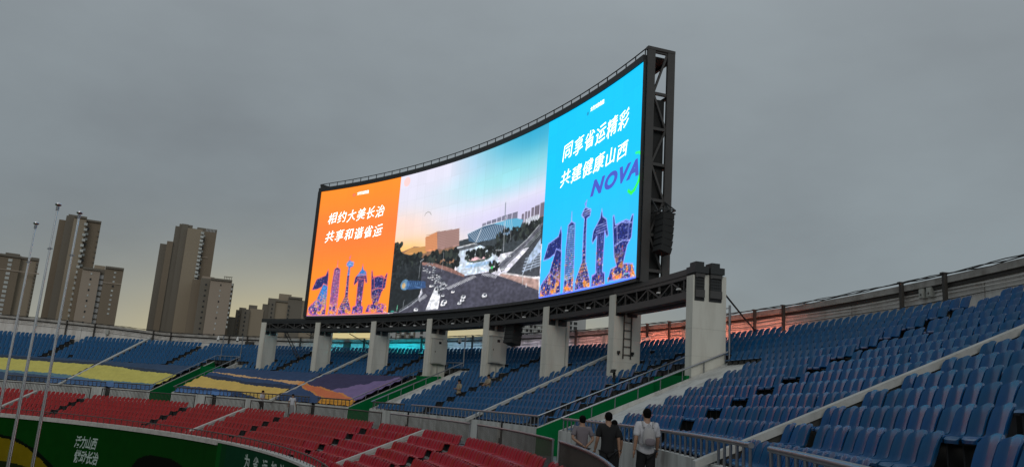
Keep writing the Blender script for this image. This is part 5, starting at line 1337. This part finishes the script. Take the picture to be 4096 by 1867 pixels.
tower_block('roof_house', t5, -34.42, -33.78, hz(38.5), M_T4, DT + 5, 7, hz(36)); tower_block('roof_house', t5, -33.75, -32.95, hz(40.8), M_T1, DT + 6, 7, hz(37))
parapet(t5, -33.93, -33.12, hz(37.4), DT + 2); parapet(t5, -33.10, -32.2, hz(39.2), DT + 1)
for k in range(9):
    for a in (-34.12, -33.02, -31.3): window(t5, a, hz(35.5 - 1.7 * k), 0.7, 1.0, M_DARKGLASS, DT, 0.2)
t6 = tower('white walled low block seen under the girder behind the third pillar', 'building', at=-24.6)
tower_block('wall', t6, -26.1, -25.55, hz(30.0), M_T5, DT + 2); tower_block('wall', t6, -25.53, -24.15, hz(30.6), M_T4, DT + 4); tower_block('wall', t6, -24.13, -22.9, hz(31.4), M_T5)
for k in range(5):
    for j in range(4):
        window(t6, -25.35 + 0.32 * j, hz(29.0 - 1.9 * k), 1.5, 1.6, M_WINDOW if (k + j) % 2 else M_DARKGLASS, DT + 4, 0.3)
        window(t6, -25.35 + 0.32 * j, hz(28.1 - 1.9 * k), 1.9, 0.4, M_T5, DT + 4, 0.7, 'balcony')
    window(t6, -23.72, hz(29.4 - 2.2 * k), 1.6, 1.9, M_DARKGLASS, DT, 0.2); window(t6, -25.82, hz(28.8 - 2.2 * k), 0.8, 1.2, M_DARKGLASS, DT + 2, 0.2)
t7 = tower('dark gridded unfinished block with open balconies, behind the hanging loudspeaker', 'building', at=-16)
tower_block('wall', t7, -17.0, -14.95, hz(38.6), M_T4, DT + 6)
for k in range(9):
    window(t7, -15.97, hz(38.2 - 1.75 * k), 16.0, 0.5, M_T5, DT + 6, 1.2, 'balcony_slab')
    for j in range(7):
        window(t7, -16.8 + 0.28 * j, hz(37.3 - 1.75 * k), 1.3, 1.3, M_DARKGLASS if (j + k) % 3 else M_WINDOW, DT + 6, 0.2)
for j in range(8): window(t7, -16.95 + 0.28 * j, hz(30.5), 0.45, 22, M_T5, DT + 6, 0.9, 'mullion')
t8 = tower('white apartment block with dark square windows behind the sixth pillar', 'building', at=-13)
tower_block('wall', t8, -14.2, -12.62, hz(41.2), M_T5); tower_block('wall', t8, -12.60, -12.1, hz(41.4), M_T5, DT + 3)
for k in range(8):
    for a in (-13.92, -13.18, -12.82): window(t8, a, hz(39.6 - 1.95 * k), 2.0 if a > -13.5 else 1.6, 1.7, M_DARKGLASS, DT, 0.2)
    window(t8, -13.18, hz(38.6 - 1.95 * k), 2.6, 0.35, M_T5, DT, 0.6, 'sill')

# ------------------------------------------------------------------ people
def skin_mesh(verts, edges, radii, sub=1):
    me = bpy.data.meshes.new('s'); me.from_pydata(verts, edges, [])
    o = bpy.data.objects.new('s', me); COL.objects.link(o)
    sk = o.modifiers.new('skin', 'SKIN'); sk.use_smooth_shade = True
    if not me.skin_vertices: me.skin_vertices.new()
    for i, r in enumerate(radii):
        me.skin_vertices[0].data[i].radius = r if isinstance(r, tuple) else (r, r); me.skin_vertices[0].data[i].use_root = (i == 0)
    ss = o.modifiers.new('sub', 'SUBSURF'); ss.levels = sub; ss.render_levels = sub
    dg = bpy.context.evaluated_depsgraph_get()
    m = bpy.data.meshes.new_from_object(o.evaluated_get(dg))
    v = [tuple(x.co) for x in m.vertices]; f = [tuple(p.vertices) for p in m.polygons]
    bpy.data.objects.remove(o); bpy.data.meshes.remove(me); bpy.data.meshes.remove(m)
    return v, f
def chain(mb, pts, radii, sub=1):
    v, f = skin_mesh([tuple(p) for p in pts], [(i, i + 1) for i in range(len(pts) - 1)], radii, sub); mb.add(v, f); return mb
def person(label, loc, face, height, pose='walk', top=None, bottom=None, top_len=0.86, sleeve=0.55, legs='shorts', hair_r=1.0, long_hair=False, skirt=False, phase=1.0, fem=False, shoes=None):
    """faces local +y; face = direction angle in degrees; hands behind / at sides / sitting"""
    k = height / 1.75; V3 = Vector
    sw = (0.165 if fem else 0.185)
    st = 0.10 * phase
    if pose == 'sit':
        hipz, kneeL, ankL, kneeR, ankR = 0.46, V3((-.10, .40, .46)), V3((-.10, .42, .07)), V3((.10, .40, .46)), V3((.10, .42, .07))
    else:
        hipz = 0.93; kneeL, ankL, kneeR, ankR = V3((-.095, .05 + st * .6, .49)), V3((-.095, st, .08)), V3((.095, .03 - st * .3, .49)), V3((.095, -st * 1.4, .10))
    dz = hipz - 0.93
    pel = V3((0, 0, .96 + dz)); sp = V3((0, .0, 1.12 + dz)); ch = V3((0, .0, 1.32 + dz)); nb = V3((0, -.01, 1.46 + dz)); hb = V3((0, .02, 1.53 + dz)); hm = V3((0, .025, 1.62 + dz)); ht = V3((0, .015, 1.70 + dz))
    shL, shR = V3((-sw, -.01, 1.41 + dz)), V3((sw, -.01, 1.41 + dz))
    if pose == 'behind':
        elL, wrL = V3((-.27, -.10, 1.16)), V3((-.02, -.20, 1.00)); elR, wrR = V3((.27, -.10, 1.16)), V3((.06, -.20, .96))
    elif pose == 'sit':
        elL, wrL, elR, wrR = V3((-.24, .10, .72)), V3((-.12, .30, .62)), V3((.24, .10, .72)), V3((.12, .30, .62))
    elif pose == 'front':
        elL, wrL, elR, wrR = V3((-.24, .02, 1.14)), V3((-.12, .22, 1.16)), V3((.24, .02, 1.14)), V3((.12, .22, 1.16))
    else:
        elL, wrL, elR, wrR = V3((-.235, -.04 - st * .4, 1.14)), V3((-.255, .04 - st, .90)), V3((.235, -.02 + st * .3, 1.14)), V3((.255, .05 + st, .90))
    verts = [pel, sp, ch, nb, hb, hm, ht, shL, elL, wrL, shR, elR, wrR, V3((-.085, 0, .88 + dz)), kneeL, ankL, ankL + V3((0, .13, -.05)), V3((.085, 0, .88 + dz)), kneeR, ankR, ankR + V3((0, .13, -.05))]
    edges = [(0, 1), (1, 2), (2, 3), (3, 4), (4, 5), (5, 6), (2, 7), (7, 8), (8, 9), (2, 10), (10, 11), (11, 12), (0, 13), (13, 14), (14, 15), (15, 16), (0, 17), (17, 18), (18, 19), (19, 20)]
    w_ = 0.9 if fem else 1.0
    radii = [(.14 * w_, .105), (.125 * w_, .095), (.15 * w_, .105), .058, .072, (.082, .098), (.062, .075), .062, .042, .030, .062, .042, .030, .092, .060, .040, .036, .092, .060, .040, .036]
    mb = MB(); v, f = skin_mesh([tuple(p) for p in verts], edges, radii, 2); mb.add(v, f)
    for s_, el, wr in ((-1, elL, wrL), (1, elR, wrR)):
        d = (wr - el).normalized(); x = d.cross(V3((1, 0, 0)) if abs(d.x) < .8 else V3((0, 0, 1))).normalized()
        palm = wr + d * 0.05
        chain(mb, [wr - d * .01, wr + d * .045, wr + d * .085], [.026, (.038, .02), (.036, .017)])
        for q in range(4):
            b0 = wr + d * .075 + x * (q - 1.5) * .018; ln = (.062, .075, .070, .055)[q]; cv = V3((0, 1, 0)) * .012
            chain(mb, [b0, b0 + d * ln * .5 + cv * .4, b0 + d * ln + cv * 1.6], [.0092, .0085, .007])
        b0 = wr + d * .025 - x * .028
        chain(mb, [b0, b0 + d * .03 - x * .018, b0 + d * .055 - x * .020], [.012, .0105, .008])
    # face, ears
    mb.sphere(hm + V3((0, .100, -.015)), .016, 8, 6, .8, 1, 1.3)
    for s_ in (-1, 1): mb.sphere(hm + V3((.084 * s_, -.005, -.01)), .026, 8, 6, .4, .8, 1.2)
    root_loc = Vector(loc)
    a = math.radians(face - 90)
    def fin(mbx, name, m, parent=None):
        me = MB(); me.v = [tuple(Vector(p) * k) for p in mbx.v]; me.f = mbx.f
        return place(name, me.mesh(name, m, None, True), parent)
    body = fin(mb, 'person', M_SKIN); body.location = root_loc; body.rotation_euler = (0, 0, a)
    tag(body, label, 'person')
    hb_ = MB()
    hb_.sphere(hm + V3((0, -.012, .030)), .104 * hair_r, 14, 10, .86, 1.0, .92)
    hb_.sphere(hm + V3((0, -.036, -.015)), .082 * hair_r, 12, 8, .92, .85, .95)
    if long_hair: chain(hb_, [hm + V3((0, -.05, .02)), hm + V3((0, -.085, -.10)), hm + V3((0, -.10, -.26))], [.085, (.085, .05), (.06, .03)])
    fin(hb_, 'hair', M_HAIR, body)
    if top:
        sb = MB(); hem = top_len - 0.05 + dz
        vs = [V3((0, 0, hem)), V3((0, 0, (hem + 1.12 + dz) / 2)), sp, ch, V3((0, -.012, 1.445 + dz)), shL, shL + (elL - shL) * sleeve, shL + (elL - shL) * (sleeve + .25), shR, shR + (elR - shR) * sleeve, shR + (elR - shR) * (sleeve + .25)]
        rr = [(.190 * w_, .158), (.176 * w_, .142), (.155 * w_, .122), (.172 * w_, .128), (.085, .075), .082, .073, .070, .082, .073, .070]
        v, f = skin_mesh([tuple(p) for p in vs], [(0, 1), (1, 2), (2, 3), (3, 4), (3, 5), (5, 6), (6, 7), (3, 8), (8, 9), (9, 10)], rr, 2); sb.add(v, f)
        fin(sb, 'shirt', top, body)
    if bottom:
        pb = MB(); fr = {'shorts': .86, 'long': 1.75}[legs]
        if skirt:
            pb.tube([V3((0, 0, .98 + dz)), V3((0, 0, .80 + dz)), V3((0, .01, .45 + dz)), V3((0, .02, .30 + dz))], [.135, .18, .22, .24], 20)
        else:
            hl, hr = V3((-.085, 0, .87 + dz)), V3((.085, 0, .87 + dz))
            def legp(h_, kn, an): return [h_, h_ + (kn - h_) * .55, h_ + (kn - h_) * .92] if legs == 'shorts' else [h_, h_ + (kn - h_) * .6, kn, kn + (an - kn) * .6, an + V3((0, 0, .02))]
            A_, B_ = legp(hl, kneeL, ankL), legp(hr, kneeR, ankR); n_ = len(A_)
            vs = [V3((0, 0, .97 + dz))] + A_ + B_
            ed = [(0, 1)] + [(i, i + 1) for i in range(1, n_)] + [(0, n_ + 1)] + [(i, i + 1) for i in range(n_ + 1, 2 * n_)]
            rl = [.115, .105, .100] if legs == 'shorts' else [.112, .088, .074, .064, .060]
            v, f = skin_mesh([tuple(p) for p in vs], ed, [(.172 * w_, .140)] + rl + rl, 2); pb.add(v, f)
        fin(pb, 'skirt' if skirt else ('shorts' if legs == 'shorts' else 'trousers'), bottom, body)
    for an in (ankL, ankR):
        shb = MB(); chain(shb, [an + V3((0, -.05, -.035)), an + V3((0, .03, -.035)), an + V3((0, .15, -.05))], [(.045, .04), (.050, .042), (.043, .028)])
        fin(shb, 'shoe', shoes or M_BLACKCLOTH, body)
    return body
pR = person('man walking away in white shirt and black shorts with a pale backpack', P(51.33, 19.9, 0), 19.9 + 92, 1.845, 'walk', M_WHITECLOTH, M_BLACKCLOTH, .84, .62, 'shorts')
person('man walking away in black shirt and black trousers', P(50.62, 20.6, 0), 20.6 + 92, 1.715, 'walk', M_BLACKCLOTH, M_BLACKCLOTH, .84, .60, 'long', phase=-1.0)
person('man in grey shirt strolling with hands clasped behind his back', P(50.25, 22.0, 0), 22 + 94, 1.60, 'behind', M_GREYCLOTH, M_BLACKCLOTH, .84, .55, 'long')
person('dark haired walker half hidden behind the man in black', P(51.25, 23.2, 0), 23 + 92, 1.53, 'walk', M_BLACKCLOTH, M_BLACKCLOTH, .86, .55, 'long', hair_r=1.05, fem=True)
person('small distant man in white shirt and dark trousers on the walkway', P(50.7, 68.2, 0), 68 - 60, 1.61, 'front', M_WHITECLOTH, M_BLACKCLOTH, .86, .6, 'long')
person('small distant woman in white top and pale long skirt on the walkway', P(50.6, 64.05, 0), 64 + 180 + 60, 1.52, 'walk', M_WHITECLOTH, M_PALECLOTH, .90, .5, 'long', long_hair=True, skirt=True, fem=True)
person('woman with long dark hair and tan top standing in the third stair aisle', P(53.95, 49.5, u_tread(2) + 0.02), 49.5 + 180, 1.56, 'front', M_TANCLOTH, M_BLACKCLOTH, .84, .6, 'long', long_hair=True, fem=True)
person('person sitting among blue seats under the fifth pillar', P(55.25, 48.6, u_tread(5) - 0.10), 48.6 + 180, 1.55, 'sit', M_TANCLOTH, M_BLACKCLOTH, .90, .8, 'long', fem=True)
# backpack on the man in white
bp = thing('backpack', 'pale grey backpack worn by the man in white shirt', 'backpack', pR.location)
bp.rotation_euler = pR.rotation_euler
def loc_part(name, mb, m):
    kk = 1.845 / 1.75; me = MB(); me.v = [tuple(Vector(p) * kk) for p in mb.v]; me.f = mb.f
    return place(name, me.mesh(name, m, None, True), bp)
b1 = MB(); v, f = skin_mesh([(0, -.20, 1.00), (0, -.215, 1.12), (0, -.20, 1.27), (0, -.17, 1.38)], [(0, 1), (1, 2), (2, 3)], [(.135, .085), (.15, .10), (.135, .085), (.09, .05)], 2); b1.add(v, f)
loc_part('bag', b1, M_BAG)
b2 = MB(); v, f = skin_mesh([(0, -.30, 1.01), (0, -.305, 1.10), (0, -.29, 1.17)], [(0, 1), (1, 2)], [(.105, .04), (.115, .045), (.10, .03)], 2); b2.add(v, f)
loc_part('front_pocket', b2, M_GREYCLOTH)
for s_ in (-1, 1):
    b3 = MB().tube([(.09 * s_, -.16, 1.36), (.11 * s_, -.06, 1.475), (.12 * s_, .06, 1.46), (.125 * s_, .13, 1.34), (.13 * s_, .12, 1.18), (.14 * s_, -.02, 1.06), (.12 * s_, -.15, 1.02)], .018, 6)
    loc_part('strap', b3, M_BAG)
b4 = MB().tube([(-.03, -.17, 1.40), (0, -.18, 1.45), (.03, -.17, 1.40)], .010, 6); loc_part('grab_loop', b4, M_BAG)
